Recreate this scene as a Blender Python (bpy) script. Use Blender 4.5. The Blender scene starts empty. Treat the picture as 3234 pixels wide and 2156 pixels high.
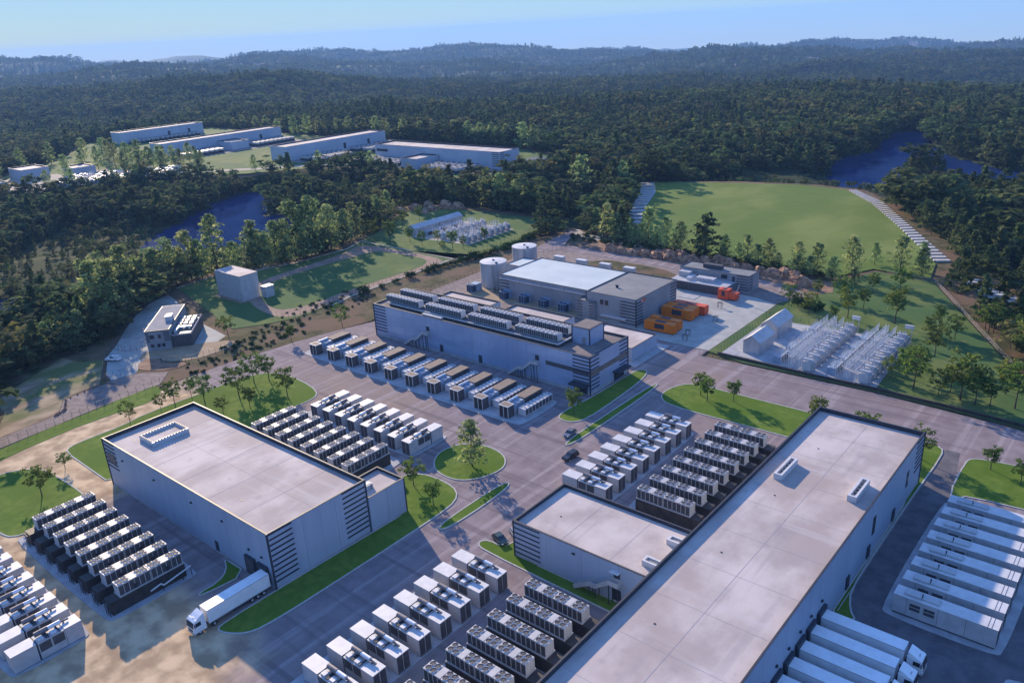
import bpy, math, random
import numpy as np
from mathutils import Vector, Matrix

random.seed(7)
rng = np.random.default_rng(7)
scene = bpy.context.scene
COL = scene.collection
PI = math.pi

# ------------------------------------------------------------------ camera, world, sun, exposure
CAM_H = 100.0
FWD = Vector((-0.6130714, 0.7029745, -0.3605141))
UPV = Vector((-0.1938288, 0.3085442, 0.9312523))
RGT = Vector((0.7658811, 0.6408021, -0.0529029))
cd = bpy.data.cameras.new("camera")
cam = bpy.data.objects.new("camera", cd)
COL.objects.link(cam)
cd.sensor_width = 36.0
cd.lens = 36.0 * 2560.92 / 3234.0
cd.clip_start = 1.0
cd.clip_end = 40000.0
m3 = Matrix((RGT, UPV, -FWD)).transposed()
cam.matrix_world = Matrix.Translation((0, 0, CAM_H)) @ m3.to_4x4()
scene.camera = cam

SUN_EL = math.radians(19.6)
SUN_AZ = (-0.908, 0.418)          # horizontal direction towards the sun
world = bpy.data.worlds.new("World")
scene.world = world
world.use_nodes = True
wn = world.node_tree
wn.nodes.clear()
w_out = wn.nodes.new("ShaderNodeOutputWorld")
w_bg = wn.nodes.new("ShaderNodeBackground")
w_sky = wn.nodes.new("ShaderNodeTexSky")
w_sky.sky_type = 'NISHITA'
w_sky.sun_disc = False
w_sky.sun_elevation = SUN_EL
w_sky.sun_rotation = math.atan2(SUN_AZ[0], SUN_AZ[1])
w_sky.altitude = 200
w_sky.air_density = 1.0
w_sky.dust_density = 0.0
w_sky.ozone_density = 3.0
w_bg.inputs['Strength'].default_value = 0.13
# the land falls away to the right, so the sky meets it a little below the level line, all the way round
w_tc = wn.nodes.new("ShaderNodeTexCoord")
w_dot = wn.nodes.new("ShaderNodeVectorMath"); w_dot.operation = 'DOT_PRODUCT'
w_dot.inputs[1].default_value = (0.041 * 0.767, 0.041 * 0.642, 0.0)
w_add = wn.nodes.new("ShaderNodeMath"); w_add.operation = 'ADD'; w_add.inputs[1].default_value = 0.030
w_cmb = wn.nodes.new("ShaderNodeCombineXYZ")
w_va = wn.nodes.new("ShaderNodeVectorMath"); w_va.operation = 'ADD'
w_no = wn.nodes.new("ShaderNodeVectorMath"); w_no.operation = 'NORMALIZE'
L = wn.links.new
L(w_tc.outputs['Generated'], w_dot.inputs[0])
L(w_dot.outputs['Value'], w_add.inputs[0])
L(w_add.outputs[0], w_cmb.inputs['Z'])
L(w_tc.outputs['Generated'], w_va.inputs[0])
L(w_cmb.outputs[0], w_va.inputs[1])
L(w_va.outputs[0], w_no.inputs[0])
L(w_no.outputs[0], w_sky.inputs['Vector'])
# thin bright haze near the sun: the photograph's sky stays an even pale blue, so the brightest part is rolled off everywhere alike
w_hs = wn.nodes.new("ShaderNodeVectorMath"); w_hs.operation = 'MULTIPLY'; w_hs.inputs[1].default_value = (0.86, 1.0, 1.31)
w_len = wn.nodes.new("ShaderNodeVectorMath"); w_len.operation = 'LENGTH'
w_mul = wn.nodes.new("ShaderNodeMath"); w_mul.operation = 'MULTIPLY_ADD'; w_mul.inputs[1].default_value = 1.5; w_mul.inputs[2].default_value = 1.0
w_div = wn.nodes.new("ShaderNodeMath"); w_div.operation = 'DIVIDE'; w_div.inputs[0].default_value = 7.7
w_scl = wn.nodes.new("ShaderNodeVectorMath"); w_scl.operation = 'SCALE'
L(w_sky.outputs[0], w_hs.inputs[0]); L(w_sky.outputs[0], w_len.inputs[0])
L(w_len.outputs['Value'], w_mul.inputs[0]); L(w_mul.outputs[0], w_div.inputs[1])
L(w_hs.outputs[0], w_scl.inputs[0]); L(w_div.outputs[0], w_scl.inputs['Scale'])
L(w_scl.outputs[0], w_bg.inputs['Color'])
L(w_bg.outputs[0], w_out.inputs['Surface'])

sd = bpy.data.lights.new("sun", 'SUN')
sd.energy = 5.0
sd.angle = math.radians(0.8)
sd.color = (1.0, 0.81, 0.59)
sun = bpy.data.objects.new("sun", sd)
COL.objects.link(sun)
ce = math.cos(SUN_EL)
sun.rotation_euler = Vector((-SUN_AZ[0] * ce, -SUN_AZ[1] * ce, -math.sin(SUN_EL))).to_track_quat('-Z', 'Y').to_euler()
sun.location = (SUN_AZ[0] * 300, SUN_AZ[1] * 300, 250)

scene.view_settings.view_transform = 'Standard'
scene.view_settings.look = 'None'
scene.view_settings.gamma = 1.0
scene.view_settings.use_curve_mapping = False
scene.view_settings.exposure = 0.80
scene.cycles.use_denoising = True
scene.cycles.max_bounces = 5
scene.cycles.diffuse_bounces = 3
scene.cycles.transparent_max_bounces = 6
scene.cycles.volume_bounces = 1

# ------------------------------------------------------------------ materials
def nmat(name, c1, c2=None, scale=1.0, detail=5.0, rough=0.85, bump=0.0, bscale=None, metal=0.0, spec=0.3,
         stretch=(1, 1, 1), c3=None, s3=0.1, lo=0.35, hi=0.65, rand=0.0, transl=None, lo3=0.4, hi3=0.6, rot=0.0, streak=None):
    m = bpy.data.materials.new(name)
    m.use_nodes = True
    nt = m.node_tree
    b = nt.nodes["Principled BSDF"]
    b.inputs['Roughness'].default_value = rough
    b.inputs['Metallic'].default_value = metal
    b.inputs['Specular IOR Level'].default_value = spec
    lk = nt.links.new
    col = None
    geo = nt.nodes.new("ShaderNodeNewGeometry")
    mp = nt.nodes.new("ShaderNodeMapping")
    mp.inputs['Scale'].default_value = stretch
    mp.inputs['Rotation'].default_value = (0, 0, rot)
    lk(geo.outputs['Position'], mp.inputs['Vector'])
    def noise(sc, det):
        n = nt.nodes.new("ShaderNodeTexNoise")
        n.inputs['Scale'].default_value = sc
        n.inputs['Detail'].default_value = det
        n.inputs['Roughness'].default_value = 0.6
        lk(mp.outputs[0], n.inputs['Vector'])
        return n
    def mixc(fac, a, bcol):
        x = nt.nodes.new("ShaderNodeMix"); x.data_type = 'RGBA'
        lk(fac, x.inputs[0])
        for idx, v in ((6, a), (7, bcol)):
            if isinstance(v, tuple): x.inputs[idx].default_value = (*v, 1)
            else: lk(v, x.inputs[idx])
        return x.outputs[2]
    def ramp(src, a, bb):
        r = nt.nodes.new("ShaderNodeMapRange")
        r.inputs['From Min'].default_value = a; r.inputs['From Max'].default_value = bb
        r.interpolation_type = 'SMOOTHSTEP'
        lk(src, r.inputs['Value'])
        return r.outputs['Result']
    if c2 is None:
        b.inputs['Base Color'].default_value = (*c1, 1)
    else:
        col = mixc(ramp(noise(scale, detail).outputs['Fac'], lo, hi), c1, c2)
        if c3 is not None:
            col = mixc(ramp(noise(s3, 4).outputs['Fac'], lo3, hi3), col, c3)
    if streak:
        for sc, cc, l0, h0, am in streak:
            mp2 = nt.nodes.new("ShaderNodeMapping"); mp2.inputs['Scale'].default_value = sc
            lk(geo.outputs['Position'], mp2.inputs['Vector'])
            n2 = nt.nodes.new("ShaderNodeTexNoise"); n2.inputs['Scale'].default_value = 1.0; n2.inputs['Detail'].default_value = 4
            lk(mp2.outputs[0], n2.inputs['Vector'])
            ma = nt.nodes.new("ShaderNodeMath"); ma.operation = 'MULTIPLY'; ma.inputs[1].default_value = am
            lk(ramp(n2.outputs['Fac'], l0, h0), ma.inputs[0])
            col = mixc(ma.outputs[0], col, cc)
    if rand > 0:
        oi = nt.nodes.new("ShaderNodeObjectInfo")
        hs = nt.nodes.new("ShaderNodeHueSaturation")
        mr = nt.nodes.new("ShaderNodeMapRange")
        mr.inputs['To Min'].default_value = 1 - rand; mr.inputs['To Max'].default_value = 1 + rand
        lk(oi.outputs['Random'], mr.inputs['Value'])
        lk(mr.outputs['Result'], hs.inputs['Value'])
        mh = nt.nodes.new("ShaderNodeMapRange")
        mh.inputs['To Min'].default_value = 0.47; mh.inputs['To Max'].default_value = 0.53
        ml = nt.nodes.new("ShaderNodeMath"); ml.operation = 'MULTIPLY'; ml.inputs[1].default_value = 7.13
        fr = nt.nodes.new("ShaderNodeMath"); fr.operation = 'FRACT'
        lk(oi.outputs['Random'], ml.inputs[0]); lk(ml.outputs[0], fr.inputs[0]); lk(fr.outputs[0], mh.inputs['Value'])
        lk(mh.outputs['Result'], hs.inputs['Hue'])
        if col is None: hs.inputs['Color'].default_value = (*c1, 1)
        else: lk(col, hs.inputs['Color'])
        col = hs.outputs['Color']
    if col is not None:
        lk(col, b.inputs['Base Color'])
    if bump > 0:
        bp = nt.nodes.new("ShaderNodeBump")
        bp.inputs['Strength'].default_value = bump
        bp.inputs['Distance'].default_value = 0.1
        lk(noise(bscale or scale * 4, 4).outputs['Fac'], bp.inputs['Height'])
        lk(bp.outputs[0], b.inputs['Normal'])
    if transl:
        tr = nt.nodes.new("ShaderNodeBsdfTranslucent")
        if col is not None: lk(col, tr.inputs['Color'])
        else: tr.inputs['Color'].default_value = (*c1, 1)
        mx = nt.nodes.new("ShaderNodeMixShader")
        mx.inputs[0].default_value = transl
        lk(b.outputs[0], mx.inputs[1]); lk(tr.outputs[0], mx.inputs[2])
        lk(mx.outputs[0], nt.nodes["Material Output"].inputs['Surface'])
    return m

M = {}
M['asphalt'] = nmat("asphalt", (0.18, 0.142, 0.145), (0.27, 0.22, 0.22), 0.22, 9, 0.9, 0.15, 6, lo=.25, hi=.78, c3=(0.27, 0.20, 0.15), s3=0.013, lo3=0.5, hi3=0.75, spec=0.06, streak=[((.55, .012, 1), (.33, .28, .275), .5, .68, .7), ((.012, .5, 1), (.13, .105, .11), .52, .68, .6), ((.9, .9, 1), (.12, .10, .105), .62, .7, .35)])
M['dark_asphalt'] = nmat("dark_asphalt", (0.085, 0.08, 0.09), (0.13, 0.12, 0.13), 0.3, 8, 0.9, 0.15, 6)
M['grass'] = nmat("grass", (0.082, 0.142, 0.02), (0.135, 0.19, 0.032), 0.5, 8, 0.95, 0.5, 5, c3=(0.08, 0.14, 0.017), s3=0.06, spec=0.06, streak=[((.6, .6, 1), (.13, .16, .04), .55, .72, .4)])
M['meadow'] = nmat("meadow", (0.085, 0.13, 0.036), (0.14, 0.17, 0.055), 0.09, 9, 0.95, 0.5, 1.5, c3=(0.065, 0.12, 0.04), s3=0.03, spec=0.06, streak=[((.3, .3, 1), (.15, .15, .06), .58, .72, .45)])
M['field'] = nmat("field_grass", (0.115, 0.16, 0.034), (0.175, 0.21, 0.056), 0.04, 9, 0.95, 0.5, 1.2, c3=(0.105, 0.158, 0.034), s3=0.016, stretch=(1, .6, 1), rot=0.7, spec=0.06, streak=[((.05, .35, 1), (.15, .19, .055), .5, .7, .35), ((.35, .35, 1), (.16, .16, .06), .6, .72, .4)])
M['forest_floor'] = nmat("forest_floor", (0.02, 0.032, 0.014), (0.035, 0.05, 0.02), 0.06, 8, 1.0, 0.4, 0.5, spec=0.06)
M['far_wood'] = nmat("far_wood", (0.03, 0.056, 0.025), (0.075, 0.10, 0.045), 0.03, 9, 1.0, 0.6, 0.08, spec=0.06)
M['scrub'] = nmat("scrub", (0.05, 0.052, 0.022), (0.12, 0.105, 0.055), 0.2, 9, 1.0, 0.6, 2, c3=(0.15, 0.10, 0.065), s3=0.06, spec=0.06)
M['dirt'] = nmat("dirt", (0.20, 0.14, 0.095), (0.40, 0.30, 0.20), 0.18, 9, 1.0, 0.6, 2, c3=(0.12, 0.14, 0.05), s3=0.05, stretch=(1, .5, 1), rot=0.9, spec=0.06)
M['gravel'] = nmat("gravel", (0.16, 0.125, 0.115), (0.24, 0.19, 0.17), 0.4, 9, 1.0, 0.4, 4)
M['tan'] = nmat("tan_ground", (0.27, 0.19, 0.115), (0.34, 0.25, 0.16), 0.3, 8, 1.0, 0.3, 4)
M['brown'] = nmat("brown_ground", (0.18, 0.10, 0.062), (0.28, 0.17, 0.105), 0.4, 8, 1.0, 0.3, 4)
M['track'] = nmat("track", (0.22, 0.145, 0.105), (0.29, 0.20, 0.15), 0.2, 8, 1.0, 0.3, 4)
M['path'] = nmat("pale_path", (0.30, 0.26, 0.21), (0.40, 0.35, 0.30), 0.4, 6, 1.0, 0.2, 4)
M['concrete'] = nmat("concrete", (0.29, 0.29, 0.27), (0.36, 0.36, 0.33), 0.25, 8, 0.9, 0.15, 4, c3=(0.25, 0.25, 0.24), s3=0.08, lo3=0.5, hi3=0.7)
M['pad'] = nmat("pad_concrete", (0.30, 0.30, 0.31), (0.38, 0.38, 0.39), 0.4, 6, 0.9, 0.1, 4)
M['kerb'] = nmat("kerb_stone", (0.36, 0.35, 0.33), (0.44, 0.43, 0.40), 1.5, 4, 0.9)
M['wall'] = nmat("wall_panel_paint", (0.31, 0.355, 0.435), (0.35, 0.395, 0.465), 0.12, 5, 0.5, 0.03, 0.6, spec=0.4, stretch=(1, 1, .25), streak=[((.9, .9, .03), (.20, .245, .33), .5, .75, .35)])
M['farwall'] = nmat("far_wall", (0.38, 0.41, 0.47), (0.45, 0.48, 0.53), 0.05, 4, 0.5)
M['bluewall'] = nmat("blue_metal_wall", (0.30, 0.37, 0.52), (0.40, 0.47, 0.62), 0.07, 7, 0.38, 0.04, 0.5, metal=0.25, spec=0.5, stretch=(1, 1, 1.6), streak=[((.05, .05, .25), (.50, .57, .70), .52, .72, .6), ((.9, .9, .03), (.24, .30, .43), .5, .75, .3)])
M['dark'] = nmat("dark_trim", (0.028, 0.032, 0.045), (0.04, 0.044, 0.058), 0.8, 3, 0.55)
M['roof'] = nmat("roof_membrane", (0.36, 0.30, 0.275), (0.54, 0.465, 0.425), 0.09, 9, 0.85, 0.05, 3, c3=(0.36, 0.29, 0.255), s3=0.05, lo3=0.5, hi3=0.72, stretch=(1, .7, 1), rot=.4, streak=[((.5, .03, 1), (.30, .265, .265), .55, .75, .45), ((.03, .4, 1), (.50, .45, .43), .55, .75, .5), ((.22, .22, 1), (.27, .235, .235), .60, .78, .5)])
M['brownroof'] = nmat("brown_gravel_roof", (0.15, 0.125, 0.12), (0.20, 0.165, 0.155), 0.3, 8, 0.95, 0.2, 5)
M['greyroof'] = nmat("grey_roof", (0.15, 0.157, 0.16), (0.20, 0.205, 0.205), 0.15, 8, 0.8, 0.05, 3)
M['paleroof'] = nmat("pale_blue_roof", (0.40, 0.46, 0.47), (0.46, 0.52, 0.52), 0.1, 7, 0.7, 0.03, 2)
M['greymetal'] = nmat("grey_metal_wall", (0.24, 0.25, 0.27), (0.30, 0.31, 0.33), 0.15, 6, 0.5, 0.04, 1, metal=0.2)
M['white'] = nmat("white_paint", (0.50, 0.49, 0.485), (0.58, 0.565, 0.56), 0.6, 6, 0.5, 0.02, 3)
M['truckwhite'] = nmat("truck_white", (0.68, 0.68, 0.68), (0.76, 0.76, 0.76), 0.6, 6, 0.35, 0.02, 3)
M['hill_rock'] = nmat("hill_rock", (0.10, 0.085, 0.075), (0.30, 0.25, 0.22), 0.05, 8, 1.0, 0.6, 0.2, spec=0.05)
M['offwhite'] = nmat("offwhite_metal", (0.38, 0.372, 0.372), (0.46, 0.445, 0.44), 0.5, 6, 0.5, 0.02, 3)
M['louvre'] = nmat("louvre_grey", (0.06, 0.057, 0.062), (0.09, 0.085, 0.09), 1.2, 4, 0.6)
M['black'] = nmat("dark_container", (0.030, 0.026, 0.026), (0.055, 0.046, 0.042), 0.6, 6, 0.6)
M['fan'] = nmat("fan_grey", (0.055, 0.052, 0.056), (0.10, 0.095, 0.097), 3, 4, 0.6)
M['steel'] = nmat("bright_steel", (0.62, 0.62, 0.64), (0.72, 0.72, 0.74), 2, 4, 0.35, metal=0.5)
M['silencer'] = nmat("silencer_grey", (0.13, 0.12, 0.13), (0.20, 0.18, 0.185), 2, 5, 0.5, metal=0.3)
M['browntop'] = nmat("brown_cabin_roof", (0.15, 0.115, 0.095), (0.20, 0.155, 0.13), 0.8, 6, 0.8)
M['orange'] = nmat("orange_paint", (0.60, 0.135, 0.004), (0.70, 0.17, 0.007), 0.6, 5, 0.5)
M['red'] = nmat("red_orange_paint", (0.58, 0.075, 0.025), (0.68, 0.11, 0.04), 0.6, 5, 0.5)
M['glass'] = nmat("dark_glass", (0.015, 0.02, 0.03), (0.03, 0.035, 0.045), 1, 2, 0.12, spec=0.6)
M['tyre'] = nmat("tyre_rubber", (0.02, 0.02, 0.02), (0.03, 0.03, 0.03), 5, 2, 0.9)
M['lamp'] = nmat("lamp_glass", (0.75, 0.73, 0.68), (0.8, 0.78, 0.72), 3, 2, 0.2)
M['tail'] = nmat("tail_lamp_red", (0.35, 0.02, 0.02), (0.4, 0.03, 0.03), 3, 2, 0.3)
M['fence'] = nmat("fence_steel", (0.06, 0.06, 0.065), (0.10, 0.10, 0.105), 1, 3, 0.6)
M['rock'] = nmat("rock", (0.22, 0.12, 0.075), (0.46, 0.28, 0.17), 0.35, 10, 0.95, 0.9, 1.2, c3=(0.13, 0.07, 0.05), s3=0.5, lo3=0.5, hi3=0.65)
M['tank'] = nmat("tank_steel", (0.38, 0.38, 0.40), (0.47, 0.47, 0.48), 0.4, 6, 0.45, metal=0.3, stretch=(1, 1, .2))
M['cooler'] = nmat("blue_grey_cooler", (0.22, 0.29, 0.38), (0.29, 0.36, 0.45), 0.8, 4, 0.5)
M['coil'] = nmat("dark_blue_coil", (0.025, 0.045, 0.085), (0.04, 0.065, 0.11), 1.5, 4, 0.5)
M['bark'] = nmat("bark", (0.05, 0.035, 0.026), (0.10, 0.075, 0.055), 2.5, 6, 1.0, rand=.15)
M['step'] = nmat("pale_step_stone", (0.36, 0.355, 0.34), (0.46, 0.45, 0.43), 0.4, 6, 0.9)
M['pine'] = nmat("pine_needles", (0.10, 0.165, 0.065), (0.38, 0.44, 0.165), 0.35, 4, 0.9, transl=0.5, lo=.42, hi=.6, rand=.25, spec=0.06)
M['leaf'] = nmat("broad_leaves", (0.065, 0.115, 0.022), (0.18, 0.235, 0.05), 0.5, 4, 0.9, transl=0.45, lo=.4, hi=.62, rand=.2, spec=0.06)
M['wood_a'] = nmat("dark_needles", (0.034, 0.064, 0.027), (0.095, 0.128, 0.052), 0.3, 4, 1.0, transl=0.5, rand=.38, spec=0.06)
M['wood_b'] = nmat("dark_leaves", (0.05, 0.085, 0.028), (0.125, 0.155, 0.056), 0.3, 4, 1.0, transl=0.5, rand=.38, spec=0.06)
M['wood_c'] = nmat("olive_leaves", (0.07, 0.085, 0.028), (0.16, 0.165, 0.06), 0.3, 4, 1.0, transl=0.4, rand=.35, spec=0.05)
M['bush'] = nmat("bush_leaves", (0.022, 0.05, 0.013), (0.05, 0.085, 0.022), 0.6, 4, 1.0, transl=0.2, rand=.3, spec=0.06)
def water_mat():
    m = nmat("lake_water", (0.007, 0.018, 0.062), (0.011, 0.026, 0.092), 0.012, 3, 0.5, 0.3, 0.3, spec=0.0)
    nt = m.node_tree
    g = nt.nodes.new("ShaderNodeBsdfGlossy"); g.inputs['Roughness'].default_value = 0.06; g.inputs['Color'].default_value = (.55, .65, 1, 1)
    mx = nt.nodes.new("ShaderNodeMixShader"); mx.inputs[0].default_value = 0.045
    nt.links.new(nt.nodes["Principled BSDF"].outputs[0], mx.inputs[1]); nt.links.new(g.outputs[0], mx.inputs[2])
    nt.links.new(mx.outputs[0], nt.nodes["Material Output"].inputs['Surface'])
    return m
M['water'] = water_mat()

M['midroof'] = nmat("mid_grey_roof", (0.25, 0.24, 0.245), (0.31, 0.30, 0.30), 0.3, 6, 0.95, spec=0.1)
def glow_tinted_asphalt():
    # warm sun glow is painted into the paving colour of the left road and of the lower left yard; it thins out with a ragged edge
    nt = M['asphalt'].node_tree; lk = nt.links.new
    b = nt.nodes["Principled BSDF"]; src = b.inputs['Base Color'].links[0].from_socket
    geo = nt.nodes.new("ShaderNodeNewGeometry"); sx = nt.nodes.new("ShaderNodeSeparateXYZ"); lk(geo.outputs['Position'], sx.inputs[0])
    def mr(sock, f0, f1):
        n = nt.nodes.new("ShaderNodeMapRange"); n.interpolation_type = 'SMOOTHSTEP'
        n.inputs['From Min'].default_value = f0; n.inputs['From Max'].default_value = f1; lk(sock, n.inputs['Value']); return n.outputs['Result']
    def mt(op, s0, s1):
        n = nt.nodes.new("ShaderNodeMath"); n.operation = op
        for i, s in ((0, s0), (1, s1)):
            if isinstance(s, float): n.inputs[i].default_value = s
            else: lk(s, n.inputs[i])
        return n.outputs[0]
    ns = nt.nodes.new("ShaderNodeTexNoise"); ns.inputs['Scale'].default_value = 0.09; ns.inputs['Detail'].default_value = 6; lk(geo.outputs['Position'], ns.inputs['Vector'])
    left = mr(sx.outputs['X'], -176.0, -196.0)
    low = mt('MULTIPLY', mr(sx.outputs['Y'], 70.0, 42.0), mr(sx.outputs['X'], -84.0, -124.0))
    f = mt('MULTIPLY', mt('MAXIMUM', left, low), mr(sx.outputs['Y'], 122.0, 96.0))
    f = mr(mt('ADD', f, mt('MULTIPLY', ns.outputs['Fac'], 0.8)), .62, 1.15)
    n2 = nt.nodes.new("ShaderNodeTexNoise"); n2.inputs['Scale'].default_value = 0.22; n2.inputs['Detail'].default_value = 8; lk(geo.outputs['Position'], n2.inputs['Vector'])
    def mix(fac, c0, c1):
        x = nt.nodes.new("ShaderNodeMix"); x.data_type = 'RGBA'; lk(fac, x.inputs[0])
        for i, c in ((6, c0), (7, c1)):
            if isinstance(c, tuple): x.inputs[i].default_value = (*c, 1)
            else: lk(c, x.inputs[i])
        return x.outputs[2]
    glow_tint = mix(mr(n2.outputs['Fac'], .35, .65), (0.33, 0.23, 0.14), (0.60, 0.44, 0.27))
    lk(mix(f, src, glow_tint), b.inputs['Base Color'])
glow_tinted_asphalt()

# ------------------------------------------------------------------ mesh helpers
class MB:
    def __init__(s): s.v = []; s.f = []; s.m = []
    def box(s, x0, y0, z0, x1, y1, z1, m=0):
        n = len(s.v)
        s.v += [(x0, y0, z0), (x1, y0, z0), (x1, y1, z0), (x0, y1, z0), (x0, y0, z1), (x1, y0, z1), (x1, y1, z1), (x0, y1, z1)]
        for q in ((0, 3, 2, 1), (4, 5, 6, 7), (0, 1, 5, 4), (1, 2, 6, 5), (2, 3, 7, 6), (3, 0, 4, 7)):
            s.f.append(tuple(n + i for i in q)); s.m.append(m)
        return s
    def prism(s, pts, z0, z1, m=0, mt=None):
        n = len(s.v); k = len(pts)
        a = sum(pts[i][0] * pts[(i + 1) % k][1] - pts[(i + 1) % k][0] * pts[i][1] for i in range(k))
        if a < 0: pts = pts[::-1]
        s.v += [(p[0], p[1], z0) for p in pts] + [(p[0], p[1], z1) for p in pts]
        s.f.append(tuple(range(n + k, n + 2 * k))); s.m.append(m if mt is None else mt)
        for i in range(k):
            j = (i + 1) % k
            s.f.append((n + i, n + j, n + k + j, n + k + i)); s.m.append(m)
        return s
    def extr(s, prof, axis, a0, a1, m=0):
        """closed profile extruded along an axis ('x': profile in y,z; 'y': profile in x,z)"""
        n = len(s.v); k = len(prof)
        for a in (a0, a1):
            for p in prof: s.v.append((a, p[0], p[1]) if axis == 'x' else (p[0], a, p[1]))
        s.f.append(tuple(n + i for i in range(k))); s.m.append(m)
        s.f.append(tuple(n + k + i for i in range(k - 1, -1, -1))); s.m.append(m)
        for i in range(k):
            j = (i + 1) % k
            s.f.append((n + i, n + k + i, n + k + j, n + j)); s.m.append(m)
        return s
    def cyl(s, p, q, r, seg=12, m=0, r2=None, cap=True):
        p = Vector(p); q = Vector(q); d = (q - p).normalized()
        a = d.orthogonal().normalized(); b = d.cross(a)
        r2 = r if r2 is None else r2
        n = len(s.v)
        for c, rr in ((p, r), (q, r2)):
            for i in range(seg):
                t = 2 * PI * i / seg
                s.v.append(tuple(c + a * (rr * math.cos(t)) + b * (rr * math.sin(t))))
        for i in range(seg):
            j = (i + 1) % seg
            s.f.append((n + i, n + j, n + seg + j, n + seg + i)); s.m.append(m)
        if cap:
            s.f.append(tuple(n + seg + i for i in range(seg))); s.m.append(m)
            s.f.append(tuple(n + seg - 1 - i for i in range(seg))); s.m.append(m)
        return s
    def tri(s, a, b, c, m=0):
        n = len(s.v); s.v += [a, b, c]; s.f.append((n, n + 1, n + 2)); s.m.append(m)
    def mesh(s, name, mats, smooth=False):
        me = bpy.data.meshes.new(name)
        me.from_pydata(s.v, [], s.f)
        for x in mats: me.materials.append(M[x] if isinstance(x, str) else x)
        if any(s.m): me.polygons.foreach_set('material_index', s.m)
        if smooth: me.polygons.foreach_set('use_smooth', [True] * len(me.polygons))
        me.update()
        return me

def obj(name, me, parent=None, loc=(0, 0, 0), rz=0.0):
    o = bpy.data.objects.new(name, me)
    COL.objects.link(o)
    o.location = loc
    if rz: o.rotation_euler = (0, 0, rz)
    if parent: o.parent = parent
    return o
def tag(o, label, cat, group=None):
    o['label'] = label; o['category'] = cat
    if group: o['group'] = group
    return o
def thing(name, label, cat, loc=(0, 0, 0), rz=0.0, group=None):
    return tag(obj(name, None, None, loc, rz), label, cat, group)
def struct(name, me, parent=None):
    o = obj(name, me, parent)
    if not parent: o['kind'] = 'structure'
    return o
def stuff(o): o['kind'] = 'stuff'; return o
KIDS = {}
def children(o): return KIDS.setdefault(o.name, [c for c in bpy.data.objects if c.parent == o])
def clone(root, loc, rz, label, group=None):
    r = root.copy(); COL.objects.link(r); r.location = loc; r.rotation_euler = (0, 0, rz)
    r['label'] = label
    if group: r['group'] = group
    for ch in children(root):
        c = ch.copy(); COL.objects.link(c); c.parent = r
        for g in children(ch):
            d = g.copy(); COL.objects.link(d); d.parent = c
    return r
def chaikin(p, n=2):
    for _ in range(n):
        q = []
        for i in range(len(p)):
            a = p[i]; b = p[(i + 1) % len(p)]
            q += [(a[0] * .75 + b[0] * .25, a[1] * .75 + b[1] * .25), (a[0] * .25 + b[0] * .75, a[1] * .25 + b[1] * .75)]
        p = q
    return p
def offset(p, d):
    k = len(p)
    a = sum(p[i][0] * p[(i + 1) % k][1] - p[(i + 1) % k][0] * p[i][1] for i in range(k))
    sg = 1 if a > 0 else -1
    out = []
    for i in range(k):
        t = Vector((p[(i + 1) % k][0] - p[i - 1][0], p[(i + 1) % k][1] - p[i - 1][1]))
        t = t.normalized() if t.length > 1e-6 else Vector((1, 0))
        out.append((p[i][0] - t.y * d * sg, p[i][1] + t.x * d * sg))
    return out
ORD = ["first", "second", "third", "fourth", "fifth", "sixth", "seventh", "eighth", "ninth", "tenth", "eleventh", "twelfth"]

# ------------------------------------------------------------------ terrain, lakes, forest
P_SITE = [(-240, 35), (-243, 57), (-244, 104), (-240, 130), (-237, 160), (-231, 181), (-238, 223), (-238, 252), (-241, 290), (-248, 336), (-226, 333),
          (-170, 316), (-122, 309), (-103, 318), (-97, 337), (-70, 333), (-45, 286), (-24, 249), (-8, 218), (60, 218), (120, 150), (120, -40), (-60, -60), (-240, -40)]
P_WEST = [(-243, 55), (-262, 66), (-276, 68), (-283, 76), (-297, 97), (-287, 107), (-304, 124), (-319, 136), (-333, 157), (-341, 166), (-343, 187), (-332, 202),
          (-327, 220), (-325, 249), (-333, 264), (-341, 290), (-358, 316), (-371, 343), (-340, 352), (-270, 352), (-256, 316), (-240, 290), (-231, 181), (-240, 110)]
P_FIELD = [(-282, 466), (-274, 470), (-228, 489), (-188, 498), (-158, 494), (-134, 473), (-110, 431), (-90, 398), (-70, 362), (-70, 333), (-97, 337), (-104, 320), (-118, 318), (-175, 325),
           (-214, 338), (-226, 352), (-246, 386), (-260, 422)]
P_CAMP = [(-384, 432), (-372, 480), (-381, 522), (-420, 545), (-470, 565), (-640, 570), (-760, 566), (-1000, 575), (-1012, 420), (-880, 330), (-850, 280), (-790, 240), (-735, 215),
          (-690, 250), (-664, 330), (-597, 366), (-549, 428), (-500, 432), (-430, 416)]
P_PATH = [(-246, 328), (-254, 330), (-264, 352), (-276, 380), (-303, 424), (-316, 441), (-308, 446), (-292, 425), (-262, 382), (-250, 356)]
P_STEPS = [(-68, 343), (-56, 344), (-35, 319.5), (-47, 312)]
CLEAR = [P_SITE, P_WEST, P_FIELD, P_CAMP, P_STEPS]
LAKE_W = [(-420, 190), (-461, 206), (-488, 228), (-514, 253), (-540, 288), (-572, 326), (-586, 366), (-560, 372), (-520, 330), (-487, 305), (-470, 322), (-437, 300), (-428, 270), (-415, 225)]
LAKE_E = [(-226, 648), (-228, 668), (-226, 693), (-212, 721), (-228, 780), (-240, 850), (-208, 866), (-200, 830), (-191, 783), (-172, 745), (-154, 711), (-122, 680), (-92, 655), (-70, 600),
          (-95, 580), (-118, 594), (-140, 640), (-152, 666), (-166, 660), (-172, 648), (-163, 606), (-166, 574), (-190, 574), (-214, 612)]
POND = [(-430, 112), (-405, 140), (-375, 118), (-352, 100), (-330, 70), (-380, 60)]
ZW, ZE, ZP = -12.0, -14.0, -8.0

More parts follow.
